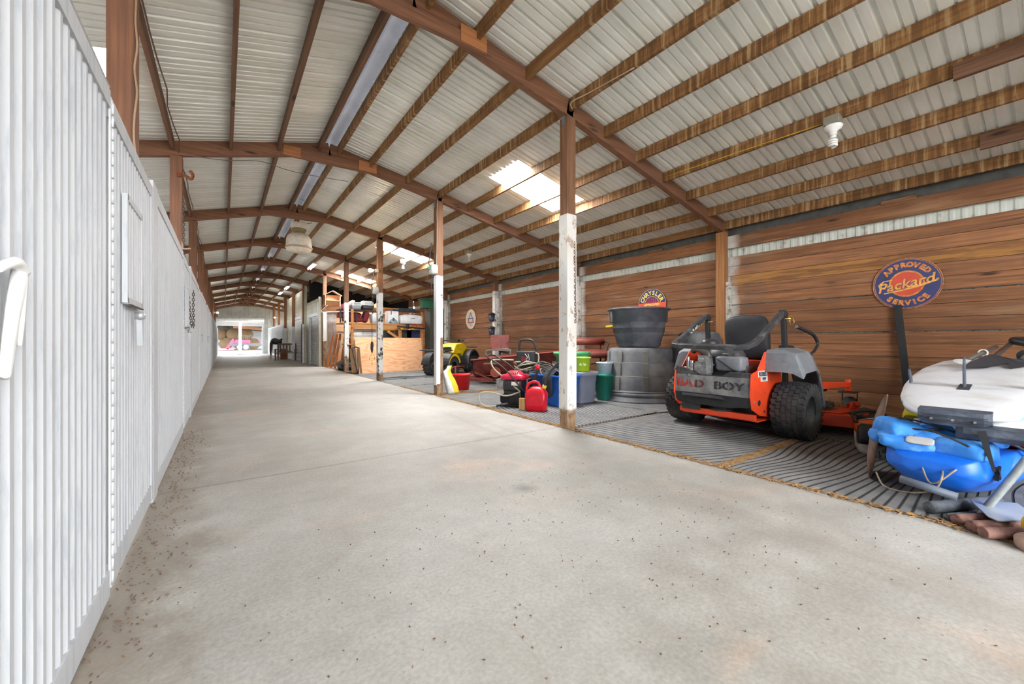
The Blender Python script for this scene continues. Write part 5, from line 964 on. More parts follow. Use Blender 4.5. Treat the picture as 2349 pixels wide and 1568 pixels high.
tag(ln.build('floor_rope', mat('#4f5a5a', .8)), 'dark grey rope strung along the floor between second and third posts', 'rope')
# ============================================================ STORAGE BAY BETWEEN THE THIRD AND FIFTH POSTS
def px(u, v, Y):            # a spot on the plane at depth Y, read off the photograph
    S_, C_ = sin(YAW), cos(YAW); a = (u - 1174.5) / 918; d = Y / (C_ - a * S_); return Vector((d * (S_ + a * C_), Y, 1.05 + (783 - v) / 918 * d))
PW = wood('#c98f63', '#b0713f', 'x', .35, .7, False, h3='#d3a177', name='plywood'); P24 = wood('#c68c52', '#a66c38', 'x', .9, name='pine'); P24z = wood('#c68c52', '#a66c38', 'z', .9, name='pine')
def ply():
    t = NT('plywood'); v = t.coord((.45, 1, 2.6)); w_ = t.math('FRACT', t.math('MULTIPLY', t.noise(v, 1.3, 2, .4), 11)); w_ = t.math('ABSOLUTE', t.math('SUBTRACT', w_, .5)); w_ = t.math('MULTIPLY', w_, 2)
    return t.out(t.ramp(w_, [(.0, rgb('#c4875b')), (.3, rgb('#d2a078')), (1, rgb('#d8ab84'))]), .65)
a = MB(); v0, v1 = Vector((3.50, 13.36, 0)), Vector((6.0, 13.96, 0)); up_ = Vector((-.05, .20, 1.18))
n_ = (v1 - v0).cross(up_).normalized() * .018
a.add([v0, v1, v1 + up_ + Vector((.06, 0, 0)), v0 + up_, v0 + n_, v1 + n_, v1 + up_ + n_, v0 + up_ + n_], [(0, 1, 2, 3), (7, 6, 5, 4), (0, 4, 5, 1), (1, 5, 6, 2), (2, 6, 7, 3), (3, 7, 4, 0)])
tag(a.build('plywood_sheet', ply()), 'large sheet of plywood with wavy grain leaning in front of the shelves', 'plywood')
ft = thing('folding_table', 'tan board with black tube legs folded on edge beside the fourth post', 'table', (0, 0, 0)); m = MB(); q0, q1 = Vector((3.42, 13.75, .02)), Vector((3.62, 13.28, .02))
m.add([q0, q1, q1 + Vector((-.06, .06, .8)), q0 + Vector((-.06, .06, .8)), q0 + Vector((.02, .02, 0)), q1 + Vector((.02, .02, 0)), q1 + Vector((-.04, .08, .8)), q0 + Vector((-.04, .08, .8))], [(0, 1, 2, 3), (7, 6, 5, 4), (0, 4, 5, 1), (1, 5, 6, 2), (2, 6, 7, 3), (3, 7, 4, 0)]); m.build('board', mat('#c19a76', .7), ft)
m = MB(); m.tube([(3.5, 13.3, .01), (3.36, 13.45, .82), (3.6, 13.5, .84)], .018, 6); m.tube([(3.5, 13.25, .01), (3.47, 13.3, .75)], .016, 6); m.build('leg', BLK, ft)
sh = thing('shelving_unit', 'pine two-by-four shelving unit loaded with boxes', 'shelf', (0, 0, 0)); X0, X1 = 3.78, 6.55; Ya, Yb = 15.3, 16.3
for x in (X0, X1 - .05):
    for y in (Ya, Yb): m = MB(); m.b2((x, y, 0), (x + .09, y + .04, 2.25)); m.build('upright', P24z, sh)
m = MB(); m.b2((5.55, Ya, .95), (5.68, Ya + .04, 1.6)); m.build('upright', P24z, sh)
m = MB(); m.b2((X0 - .3, Ya - .05, 1.70), (X1 + .3, Yb, 1.74)); m.build('deck', P24, sh); m = MB(); m.b2((X0, Ya - .04, 1.54), (X1, Ya, 1.69)); m.build('deck_rail', P24, sh)
m = MB(); m.b2((X0 - .1, Ya - .02, .93), (X1 + .1, Yb, .97)); m.build('lower_deck', P24, sh)
mr = thing('metal_rack', 'dark metal rack above the pine shelf holding the pet carriers', 'rack', (0, 0, 0)); m = MB(); m.b2((3.42, 15.5, 2.22), (4.95, 16.1, 2.25)); m.build('shelf_panel', BLKD, mr)
for x in (3.44, 4.0, 4.6): m = MB(); m.b2((x, 15.5, 1.745), (x + .04, 15.54, 2.22)); m.build('leg', BLKD, mr)
def carrier(label, x, y, z, w_, h_, lo, hi, holes=False):
    t = thing('pet_carrier', label, 'pet carrier', (x, y, z)); m = MB(); rloft(m, [(0, w_ * .86, .4), (h_ * .5, w_, .46)], r=.05); m.build('lower_shell', lo, t); m = MB(); rloft(m, [(h_ * .5, w_ + .03, .48), (h_ * .56, w_ + .03, .48), (h_ * .8, w_ * .95, .44), (h_, w_ * .8, .36)], r=.06); u_ = m.build('upper_shell', hi, t)
    m = MB()
    if holes: [m.b2((-w_ * .15 + i * .05, -.245, h_ * .55 + j * .06), (-w_ * .15 + i * .05 + .02, -.225, h_ * .55 + j * .06 + .035)) for i in range(9) for j in range(3)]
    else: [m.b2((-w_ * .3, -.243, h_ * .58 + j * .03), (w_ * .3, -.225, h_ * .58 + j * .03 + .008)) for j in range(3)]
    m.build('vent_slots', GRYP, u_)
CW = mat('#e9ecee', .4)
carrier('grey and white pet carrier on the metal rack', 4.05, 15.8, 2.255, .36, .28, mat('#9a9ba0', .5), CW); carrier('brown-bottomed white pet carrier on the metal rack', 4.47, 15.78, 2.255, .44, .34, mat('#3b3231', .5), CW)
carrier('large pale dog kennel behind the plywood sheet', 4.35, 15.7, .975, .95, .55, mat('#c9c6c3', .5), mat('#d3d0cd', .5), True)
pk = MB(); pillow(pk, (3.66, 15.7, 2.35), (.3, .25, .2), .7, .7); tag(pk.build('pink_bag', mat('#c9567c', .7)), 'small pink bag at the left end of the metal rack', 'bag')
ac = thing('armchair', 'dark red upholstered armchair stored on the pine shelf', 'armchair', (3.85, 15.75, 1.745)); DR = mat('#6e1f28', .8, 0, .15, 5, .2); m = MB(); pillow(m, (.1, 0, .12), (.75, .4, .16), .4, .4); m.build('seat', DR, ac); m = MB(); pillow(m, (.0, .12, .30), (.85, .15, .25), .4, .4); m.build('backrest', DR, ac); m = MB(); pillow(m, (.55, 0, .24), (.2, .4, .42), .4, .4, (0, .25, 0)); m.build('armrest', DR, ac)
def crate(label, x, y, z, w_, d_, h_, mt, name='box', cat='box', r=.03, rz=0): t = MB(); rloft(t, [(0, w_ * .95, d_ * .95), (h_ * .8, w_, d_), (h_, w_ * .92, d_ * .92)], r=r); return tag(t.build(name, mt, loc=(x, y, z), rot=(0, 0, rz)), label, cat)
crate('white plastic bin between the red armchair and the third post', 4.72, 15.5, 1.745, .36, .3, .36, mat('#d9dde0', .45), 'plastic_bin', 'bin')
wb = thing('printed_carton', 'white carton printed with a grey machine picture on the shelf', 'carton', (5.33, 15.45, 1.745)); m = MB(); m.b2((-.2, -.2, 0), (.2, .2, .48)); m.build('carton_body', mat('#e2e3e3', .6), wb); m = MB(); m.lathe([(.001, 0), (.19, 0), (.19, .003), (.001, .003)], (.0, -.205, .0), 24, rot=(pi / 2, 0, 0), arc=pi, cap=False); m.build('printed_circle', mat('#8fa0a8', .6), wb); m = MB(); m.b2((-.03, -.213, .1), (.04, -.206, .22)); m.b2((-.15, -.213, .02), (-.08, -.206, .06)); m.b2((-.1, -.205, .34), (-.07, -.201, .48)); m.build('printed_machine', mat('#3a3f46', .6), wb)
wt = thing('tool_chest', 'long white plastic chest with small red logo on the shelf', 'chest', (6.05, 15.4, 1.745)); m = MB(); rloft(m, [(0, .86, .4), (.03, .9, .44), (.25, .92, .46), (.33, .84, .40), (.37, .5, .3)], r=.06); m.build('chest_body', mat('#e4e6e7', .4), wt); m = MB(); m.b2((-.03, -.236, .21), (.01, -.228, .23)); m.build('red_logo', RED, wt); m = MB(); m.b2((.02, -.236, .21), (.12, -.228, .23)); m.build('logo_lettering', mat('#4a4a4c', .5), wt)
ck = MB(); ck.b2((-.2, -.2, 0), (.2, .2, .36)); ck.b2((-.12, -.22, .02), (.15, -.2, .2)); tag(ck.build('wooden_box', P24, loc=(6.85, 15.4, 1.745)), 'open wooden box with a blue item at the right end of the shelf', 'box')
gs = thing('steel_cabinet', 'tall dark olive steel cabinet beyond the plywood sheet', 'cabinet', (6.82, 14.75, 0)); m = MB(); m.b2((-.3, -.25, 0), (.3, .25, 2.35)); m.build('cabinet_body', mat('#3e3f36', .6, 0, .15, 3), gs); m = MB(); m.b2((-.28, -.262, .05), (-.005, -.25, 2.3)); m.build('door', mat('#3e3f36', .55, 0, .1, 3), gs); m = MB(); m.b2((.005, -.262, .05), (.28, -.25, 2.3)); m.build('door', mat('#3e3f36', .55, 0, .1, 3), gs)
tote('dark green tote on top of the steel cabinet', (6.62, 14.8, 2.36), 0, (.72, .42, .36), mat('#2f6a50', .55, 0, .08, 4))
bs = MB(); bs.b2((-.55, -.25, 0), (.55, .2, .06)); bs.b2((-.3, -.2, .06), (.4, .15, .14)); tag(bs.build('black_tarp', mat('#35383f', .8, 0, .2, 6, .3), loc=(6.0, 15.9, 2.26)), 'folded black tarp on the upper right of the shelves', 'tarp')
kr = thing('kayak_rack', 'black roof-rack bar with red straps and yellow clips on the shelf edge', 'rack', (6.35, 15.15, 1.60)); m = MB(); m.tube([(-.9, 0, .04), (-.3, -.03, 0), (.3, -.03, -.03), (.9, 0, 0)], .03, 8); [pillow(m, (x, -.02, .08), (.12, .08, .16), .7, .7) for x in (-.5, .35, .6)]; m.build('bar', BLK, kr)
for x in (-.2, .08): m = MB(); m.tube([(x - .1, -.05, .05), (x, -.05, .13), (x + .1, -.05, .04)], .018, 6); m.build('red_strap', RED, kr)
for x in (-.75, -.3, .45, .7): m = MB(); m.box((x, -.05, -.05), (.07, .02, .05)); m.build('yellow_clip', YEL, kr)
for i, (x, c, lb) in enumerate([(5.15, '#e0b81e', 'black and yellow case on the lower shelf left of centre'), (5.85, '#2b2d33', 'black power tool case on the lower shelf'), (6.2, '#26325a', 'dark blue panel standing on the lower shelf')]):
    t = thing('tool_case', lb, 'case', (x, 15.6, .975)); m = MB(); m.b2((-.28, -.2, 0), (.28, .2, .5)); m.build('case_body', mat(['#1d1e21', '#26272b', '#1d2a4f'][i], .5), t, .01); m = MB(); m.b2((-.29, -.21, .50), (.29, .21, .54)); m.build('case_lid', mat(c, .5), t)
cl = MB(); cl.bar((5.1, 15.25, 1.45), (5.5, 15.2, 1.18), .05, .09); tag(cl.build('wood_clamp', P24), 'short slanted wooden piece hanging below the shelf deck', 'wood')
# loft things
dh = thing('dollhouse', 'small unpainted wooden dollhouse on top of the store wall', 'dollhouse', (3.72, 18.1, 2.56), 0); OSB = wood('#d6aa84', '#bb8a60', 'x', 1.2, name='osb2'); m = MB(); m.b2((-.3, -.1, 0), (-.27, .1, .45)).b2((.27, -.1, 0), (.3, .1, .45)).b2((-.3, -.1, .2), (.3, .1, .22)).b2((-.3, .08, 0), (.3, .1, .45)); m.build('walls', OSB, dh); m = MB(); m.bar((-.36, 0, .42), (0, 0, .62), .24, .02).bar((.36, 0, .42), (0, 0, .62), .24, .02); m.build('roof', OSB, dh)
for i, (x, lb) in enumerate([(4.35, 'raw plywood offcut propped on the store wall, left one'), (5.5, 'raw plywood offcut propped on the store wall, right one')]): m = MB(); m.prism([(-.25, 0), (.3, 0), (.3, .28), (.2, .3)], -.01, .01, Matrix.Translation((x, 18.2, 2.56)) @ Matrix.Rotation(pi / 2, 4, 'X')); tag(m.build('plywood_offcut', OSB), lb, 'offcut')
m = MB(); m.b2((3.36, 18.14, 2.55), (7.3, 18.3, 2.59)); m.b2((3.36, 18.18, 2.3), (7.3, 18.3, 2.34)); struct(m.build('trim_3', P24))
m = MB(); m.b2((3.22, 18.34, 0), (3.28, 18.6, 2.7)); struct(m.build('trim_4', mat('#d8dadc', .6)))
m = MB(); m.b2((3.5, 18.24, .0), (3.9, 18.29, 2.3)); tag(m.build('weathered_board', wood('#8d7f77', '#5f4a3c', 'z', 1, h3='#b9b2ad', name='grey_board')), 'grey weathered boards on the store wall beside the fifth post', 'board')
ld = thing('step_ladder', 'orange fibreglass step ladder folded and leaning by the fifth post', 'ladder', (0, 0, 0)); OL = mat('#c4763a', .5, 0, .1, 6)
for k, (a_, b_) in enumerate([((3.42, 16.9, .02), (3.72, 17.2, 1.36)), ((3.72, 16.6, .02), (3.98, 16.95, 1.38)), ((3.50, 16.6, .02), (3.78, 16.95, 1.36)), ((3.34, 17.2, .02), (3.60, 17.4, 1.3))]): m = MB(); m.bar(a_, b_, .08, .03); m.build('side_rail', OL, ld)
for i in range(4): f = (i + .6) / 4.6; m = MB(); m.bar(Vector((3.42, 16.9, .02)).lerp(Vector((3.72, 17.2, 1.36)), f), Vector((3.5, 16.6, .02)).lerp(Vector((3.78, 16.95, 1.36)), f), .08, .02); m.build('step', mat('#b9bbbd', .4, .6), ld)
m = MB(); m.box((3.82, 17.0, 1.42), (.3, .3, .07)); m.box((3.7, 16.75, .95), (.05, .05, .3)); m.build('top_cap', mat('#c5c8cb', .5), ld)
tc = thing('truck_box', 'low black plastic box with sloping lid behind the fourth post', 'box', (3.85, 15.75, 0), 0); m = MB(); rloft(m, [(0, .70, .9), (.2, .8, 1.0)], r=.12); m.build('box_base', mat('#1f2023', .4), tc); m = MB(); rloft(m, [(.2, .84, 1.04), (.23, .84, 1.04), (.36, .5, .6)], r=.12); m.build('box_lid', mat('#3a3b3c', .5, 0, .1, 5), tc)
sc = thing('can_rack', 'narrow rack of spray cans and bottles beside the ladder', 'rack', (4.1, 16.6, 0)); m = MB(); m.b2((-.25, -.1, .70), (.3, .15, .74)).b2((-.25, .15, 0), (.3, .17, 1.2)); m.build('rack_shelf', mat('#c4682f', .6), sc)
cc = ['#e5e5e3', '#1f2125', '#e0b62a', '#dfe3e6', '#26282c', '#cfd3d6']
c0 = None
for i in range(6):
    for j, z in enumerate((.0, .745)):
        m = MB(); h_ = .62 if j == 0 else .26; m.lathe([(0, 0), (.036, 0), (.036, h_ * .85), (.02, h_ * .92), (.02, h_), (0, h_)], n=12); o = m.build('spray_can', mat(cc[(i + 2 * j) % 6], .4), loc=(3.93 + i * .075, 16.6, z)); tag(o, ('%s bottle, %s from the left on the %s of the narrow rack' % (['white', 'black', 'yellow', 'pale', 'dark', 'grey'][(i + 2 * j) % 6], ['first', 'second', 'third', 'fourth', 'fifth', 'sixth'][i], ['floor', 'orange shelf'][j])), 'bottle', 'bottles in the narrow rack')
m = MB(); m.tube([(3.19, 10.75, 2.42), (3.185, 10.75, 1.05)], .006, 6); m.tube([(3.185, 10.75, 1.05), (3.185, 10.75, .98), (3.18, 10.75, .86), (3.185, 10.75, .76)], [.02, .04, .035, .015], 10); pl = thing('pendant_socket', 'black hanging cord with a weighted splitter and yellow plug ends', 'cord', (0, 0, 0)); m.build('cord', BLK, pl); m = MB()
for dx, z in ((-.06, .62), (0, .50), (.07, .63)): m = MB(); m.tube([(3.185, 10.75, .78), (3.185 + dx, 10.75, z)], .006, 5); m.cyl((3.185 + dx, 10.75, z), (3.185 + dx, 10.75, z - .05), .016, n=8); m.build('yellow_plug', YEL, pl)
m = MB(); m.tube([(3.38, 17.4 + 0, 2.5), (3.3, 18.1, 2.28), (3.9, 18.0, 2.3), (5, 18.0, 2.27), (6, 18.05, 2.32)], .014, 6); tag(m.build('white_pipe', WHT), 'thin white conduit running along the store wall', 'pipe')
# ============================================================ THE FAR END
GB = mat('#75645c', .8, 0, .2, 8, .2); bn = thing('garden_bench', 'weathered grey-brown wooden garden bench by the white roller door', 'bench', (2.88, 25.7, 0), R(-22))
for x in (-.5, .5):
    m = MB(); m.b2((x - .035, -.27, 0), (x + .035, -.2, .62)); m.build('leg', GB, bn); m = MB(); m.b2((x - .035, .2, 0), (x + .035, .27, .92)); m.build('leg', GB, bn); m = MB(); m.b2((x - .04, -.3, .60), (x + .04, .25, .64)); m.build('armrest', GB, bn)
m = MB(); [m.b2((-.52, -.27 + i * .11, .40), (.52, -.18 + i * .11, .43)) for i in range(5)]; m.build('seat', GB, bn); m = MB(); m.b2((-.5, .2, .85), (.5, .24, .95)).b2((-.5, .2, .45), (.5, .24, .53)); [m.b2((-.42 + i * .16, .21, .5), (-.35 + i * .16, .235, .88)) for i in range(6)]; m.build('backrest', GB, bn)
sd = thing('saddle_stand', 'black saddle and cloths piled on a stand left of the garden bench', 'saddle', (2.55, 27.6, 0), 0); m = MB(); pillow(m, (0, 0, 1.02), (.6, .55, .3), .7, .7); m.tube([(-.25, 0, 1.05), (-.1, 0, 1.2), (.15, 0, 1.1), (.3, 0, 1.22)], [.08, .06, .09, .04], 10); m.build('saddle', mat('#202124', .5, 0, .2, 8, .2), sd); m = MB(); pillow(m, (-.28, -.1, .65), (.14, .2, .8), .6, .7); m.build('hanging_cloth', mat('#4a3a3c', .9), sd); m = MB(); [m.bar((x, y, 0), (x * .6, y * .6, .95), .04, .04) for x in (-.3, .3) for y in (-.25, .25)]; m.build('stand', mat('#c9ccd2', .5), sd)
m = MB(); m.b2((-.18, -.15, 0), (.18, .15, .62)); tag(m.build('cloth_box', mat('#7a4630', .8), loc=(2.88, 27.0, 0)), 'reddish-brown wooden crate beside the saddle stand', 'crate'); 
# shed across the yard
ss = thing('pole_shed', 'open pole shed across the yard sheltering round hay bales', 'shed', (0, 0, 0)); m = MB(); m.add([(-6, 56, 4.0), (9, 56, 3.3), (9, 74, 2.4), (-6, 74, 3.2), (-6, 56, 4.05), (9, 56, 3.35), (9, 74, 2.45), (-6, 74, 3.25)], [(0, 1, 2, 3), (7, 6, 5, 4), (0, 4, 5, 1), (1, 5, 6, 2), (2, 6, 7, 3), (3, 7, 4, 0)]); m.build('roof', mat('#4c5452', .6), ss)
m = MB(); m.b2((-6, 73.8, 0), (9, 74, 3)); m.build('back_wall', mat('#a9abac', .6), ss); m = MB(); m.bar((1.0, 62, 2.95), (9, 62, 2.3), .1, .35); m.build('beam', mat('#8a5a34', .7), ss)
for x, y in ((-5, 56.3), (8, 56.3)): m = MB(); m.b2((x, y, 0), (x + .2, y + .2, 3.5)); m.build('post', mat('#d5cdd6', .6), ss)
m = MB(); m.b2((1.4, 54.9, 0), (1.66, 55.1, 3.75)); m.build('post', mat('#e3dbe4', .6), ss)
def hay():
    t = NT('hay_bale'); v = t.coord(); w_ = t.new('ShaderNodeTexWave', wave_type='RINGS', rings_direction='Y'); t.link(v, w_.inputs['Vector']); w_.inputs['Scale'].default_value = 2.6; w_.inputs['Distortion'].default_value = 6
    return t.out(t.ramp(w_.outputs['Fac'], [(0, rgb('#5e4a35')), (1, rgb('#7a644a'))]), .95, 0, t.bump(t.noise(v, 30, 4), .5, .05))
HB = hay(); m = MB(); m.lathe([(0, -.75), (.5, -.74), (.73, -.68), (.76, -.5), (.76, .5), (.73, .68), (0, .75)], n=32, rot=(pi / 2, 0, 0)); hb0 = m.build('hay_bale', HB); hb0.location = (.25, 66, .74)
tag(hb0, 'lower round hay bale left of centre in the shed', 'hay bale', 'round hay bales in the shed')
for x, z, lb in ((1.78, .74, 'lower middle round hay bale behind the machine'), (3.35, .74, 'lower right round hay bale at the end of the stack'), (-1.3, .74, 'lower leftmost round hay bale seen at the door edge'), (-.5, 2.02, 'upper left round hay bale'), (1.02, 2.02, 'upper middle round hay bale'), (2.56, 2.02, 'upper right round hay bale')):
    o = hb0.copy(); COL.objects.link(o); o.location = (x, 66, z); o['label'] = lb
o = hb0.copy(); COL.objects.link(o); o.location = (.3, 68.5, 2.3); o['label'] = 'round hay bale just showing between the two upper left bales'
PK = mat('#9c1f45', .5); hm = thing('hay_machine', 'pink and grey wheeled farm machine parked in front of the bales', 'farm machine', (1.9, 58, 0)); m = MB(); m.b2((-1.3, -.5, .5), (2.4, .5, .85)); m.bar((2.2, 0, .6), (3.4, 0, .45), .8, .25); m.build('chassis', mat('#33373d', .5), hm); m = MB(); m.bar((-1.6, 0, .2), (-.9, 0, 1.3), .8, .3, (1, 0, 0)); m.b2((-.9, -.4, .9), (.7, .4, 1.25)); m.b2((1.6, -.4, .95), (2.5, .4, 1.15)); m.build('pink_housing', PK, hm)
m = MB(); m.b2((-2.6, -.4, .05), (-.9, .4, .25)); m.build('mower_deck', mat('#8d5a64', .6), hm)
for x in (-.35, .25, 3.3): m = MB(); m.cyl((x, -.7, .40), (x, -.45, .40), .36, n=18); w0 = m.build('wheel', RUB, hm); m = MB(); m.cyl((x, -.72, .40), (x, -.68, .40), .27, n=18); m.build('white_hub', mat('#a4a4a2', .5), w0)
m = MB(); [m.b2((-.6 + i * .2, -.45, 1.25), (-.57 + i * .2, -.42, 1.75)) for i in range(13)]; m.b2((-.6, -.45, 1.72), (1.85, -.42, 1.76)); m.build('mesh_side', mat('#33363a', .5), hm); m = MB(); m.tube([(2.1, 0, 1.0), (2.3, 0, 1.6), (2.1, 0, 2.2)], .1, 8); m.build('hydraulic_arm', mat('#39414a', .5), hm)
mt_ = MB(); mt_.b2((-.6, -.5, 0), (.9, .5, .03)); tag(mt_.build('door_mat', GRM, loc=(1.5, 39.4, 0.005)), 'grey mat lying on the concrete just inside the far door', 'mat')
# ------------------------------------------------------------ signs and things on the plank wall
def wallM(y, z, x=7.285): return Matrix.Translation((0, 0, 0)) @ Matrix.Rotation(-pi / 2, 4, 'Z') @ Matrix.Rotation(pi / 2, 4, 'X')
SBL = mat('#252c63', .35, 0, .15, 10, .05, h2='#1c2048', ds=4); SOR = mat('#e0502a', .35, 0, .1, 8); RUSTY = mat('#d98a33', .5, 0, .35, 40, .1, h2='#b3622a', ds=18, dlo=.45, dhi=.6); SYE = mat('#ead36a', .4, 0, .08, 10)
s = thing('service_sign', 'round blue tin sign with orange lettering leaning high on the plank wall', 'sign', (7.28, 1.235, 1.81))
W = Matrix.Rotation(-pi / 2, 4, 'Z') @ Matrix.Rotation(pi / 2, 4, 'X')
def disc(r0, r1, z0, z1, name, mt, par, a0=0, arc=2 * pi):
    m = MB(); m.M = W
    if r0 <= 0: m.lathe([(.0005, z0), (r1, z0), (r1, z1), (.0005, z1)], (0, 0, 0), 48, smooth=False)
    else: m.lathe([(r0, z0), (r1, z0), (r1, z1), (r0, z1)], (0, 0, 0), 48, cap=False, close=True, smooth=False)
    return m.build(name, mt, par)
disc(0, .335, -.002, .003, 'sign_plate', SBL, s); disc(.328, .335, .0032, .0045, 'outer_ring', RUSTY, s); disc(.314, .319, .0032, .0045, 'thin_ring', RUSTY, s)
disc(0, .165, .0032, .0045, 'centre_disc', mat('#c8401f', .35, 0, .1, 8), s); disc(.152, .172, .005, .006, 'centre_ring', RUSTY, s)
m = MB(); arc_text(m, 'APPROVED', .085, .25, pi / 2, .255, W @ Matrix.Translation((0, 0, .005)), True, .006, .001, 1.0); m.build('upper_lettering', RUSTY, s)
m = MB(); arc_text(m, 'SERVICE', .085, .25, -pi / 2 + .05, .25, W @ Matrix.Translation((0, 0, .005)), False, .006, .001, 1.0); m.build('lower_lettering', RUSTY, s)
T = W @ Matrix.Rotation(.2, 4, 'Z') @ Matrix(((1, .32, 0, 0), (0, 1, 0, 0), (0, 0, 1, 0), (0, 0, 0, 1)))
m = MB(); put_text(m, 'Packard', .165, T @ Matrix.Translation((-.001, -.054, .0065)), .0005, .007, 1.05); m.build('script_shadow', SBL, s)
m = MB(); put_text(m, 'Packard', .165, T @ Matrix.Translation((-.005, -.05, .009)), .0005, .003, 1.05)
def flat_stroke(mb, pts, wd, M, z):
    n = len(pts); vs = []
    for i, p in enumerate(pts):
        a = Vector(pts[max(0, i - 1)]); b = Vector(pts[min(n - 1, i + 1)]); d = (b - a).normalized(); q = Vector((-d.y, d.x)); w_ = wd[i] if isinstance(wd, list) else wd
        vs += [M @ Vector((p[0] + q.x * w_ / 2, p[1] + q.y * w_ / 2, z)), M @ Vector((p[0] - q.x * w_ / 2, p[1] - q.y * w_ / 2, z))]
    mb.add(vs, [(2 * i, 2 * i + 1, 2 * i + 3, 2 * i + 2) for i in range(n - 1)])
flat_stroke(m, [(-.22, -.115), (-.06, -.085), (.10, -.045), (.28, .02), (.285, .04)], [.012, .022, .026, .022, .03], W, .0105)
flat_stroke(m, [(-.14, .06), (-.22, .05), (-.27, .0), (-.26, -.04), (-.2, -.05)], [.008, .016, .022, .016, .008], W, .0105)
m.build('script_lettering', mat('#e2a552', .5, 0, .25, 40, .1, h2='#c47a30', ds=18, dlo=.5, dhi=.65), s)
c = thing('round_sign', 'half-hidden blue and orange round sign showing above the black tub', 'sign', (7.28, 5.09, 1.82))
disc(0, .34, -.002, .003, 'sign_plate', SBL, c); disc(.325, .332, .0032, .0042, 'outer_ring', SYE, c); disc(.17, .178, .0032, .0042, 'inner_ring', SYE, c)
m = MB(); m.M = W; m.prism([(.34 * cos(a), .34 * sin(a)) for a in [R(180 + 6) + R(168) * i / 30 for i in range(31)]][:] if False else [(-.337, .042), (.337, .042), (.33, -.08), (.31, -.14), (-.31, -.14), (-.33, -.08)], .0034, .0045); m.build('orange_band', SOR, c)
m = MB()
for i in range(7): x = (i - 3) * .044; h = sqrt(max(0, .165 ** 2 - x * x)); m.M = W; m.b2((x - .011, .04, .0034), (x + .011, h, .0046))
m.build('radiator_bars', RED, c)
m = MB(); arc_text(m, 'CHRYSLER', .125, .25, pi / 2, .33, W @ Matrix.Translation((0, 0, .004)), True, .005, .001, .95); m.build('upper_lettering', SYE, c)
m = MB(); put_text(m, 'APPROVED', .06, W @ Matrix.Translation((0, -.018, .006)), .001, .002, 1.25); put_text(m, 'SERVICE', .075, W @ Matrix.Translation((0, -.10, .006)), .001, .003, 1.25); m.build('band_lettering', SYE, c)
d = thing('round_sign', 'small grey round sign with a red triangle on the far plank wall', 'sign', (7.28, 12.66, 1.86))
disc(0, .36, -.002, .003, 'sign_plate', mat('#b9b2a6', .5, 0, .15, 10, 0, h2='#9aa0b5', ds=8), d); disc(.29, .34, .0032, .0042, 'outer_ring', mat('#cbb98f', .5), d)
m = MB(); m.M = W
for a in range(3): q = pi / 2 + a * 2 * pi / 3; p = q + 2 * pi / 3; m.bar((.24 * cos(q), .24 * sin(q), .006), (.24 * cos(p), .24 * sin(p), .006), .035, .004)
m.build('triangle_emblem', mat('#9b3a2c', .5), d); m = MB(); m.M = W; m.bar((-.2, .03, .009), (.2, .03, .009), .03, .003); m.bar((-.2, .03, .009), (0, -.24, .009), .012, .003); m.bar((.2, .03, .009), (0, -.24, .009), .012, .003); m.build('blue_bar', mat('#4a568f', .5), d)
b = MB(); b.bar((7.24, 1.315, 1.53), (7.16, 1.17, .01), .075, .03, (1, 0, 0)); tag(b.build('black_plank', mat('#1e1e20', .7, 0, .2, 9), bevel=.003), 'narrow black strip leaning on the wall below the blue sign', 'plank')
# two lanterns on the wall post
LG = mat('#26262b', .5)
for z, lb in ((1.72, 'upper black lantern fixed to the white-streaked wall post'), (1.28, 'lower black lantern fixed to the white-streaked wall post')):
    l = thing('lantern', lb, 'lantern', (7.02, 10.86, z), 0, 'lanterns on the wall post')
    m = MB(); m.lathe([(0, .27), (.06, .26), (.12, .22), (.125, .2), (.10, .19)], n=14); m.build('lantern_cap', LG, l)
    m = MB(); m.lathe([(.10, .19), (.085, .0), (.06, -.03), (0, -.04)], n=14); [m.bar((.1 * cos(a), .1 * sin(a), .19), (.085 * cos(a), .085 * sin(a), 0), .012, .012) for a in [2 * pi * i / 8 for i in range(8)]]; m.build('lantern_body', mat('#3d3f4d', .35, 0, .3, 20), l)
    m = MB(); m.tube([(.1, 0, .1), (.16, 0, .12)], .012, 6); m.build('wall_bracket', LG, l)
rd = MB(); rd.tube([(6.7, 9.9, .55), (7.1, 10.35, 1.3), (7.2, 10.5, 1.62)], .013, 6); tag(rd.build('black_rod', BLK), 'thick black rod slanting up from the quad bike rack to the wall', 'rod')
rd = MB(); rd.tube([(6.85, 10.0, .45), (7.2, 10.4, 1.4)], .006, 6); tag(rd.build('black_rod', BLK), 'thin black rod beside the thicker slanting rod', 'rod')
for i, y in enumerate((14.2, 14.3)):
    rd = MB(); rd.tube([(7.1, y - .1, .02), (7.22, y + .02, 2.2)], .008, 6); tag(rd.build('fishing_rod', mat('#4f4a44', .5)), ['dark fishing rod leaning at the wall post beyond the quad bike', 'second dark fishing rod leaning at the wall post beyond the quad bike'][i], 'rod', 'rods by the far wall post')
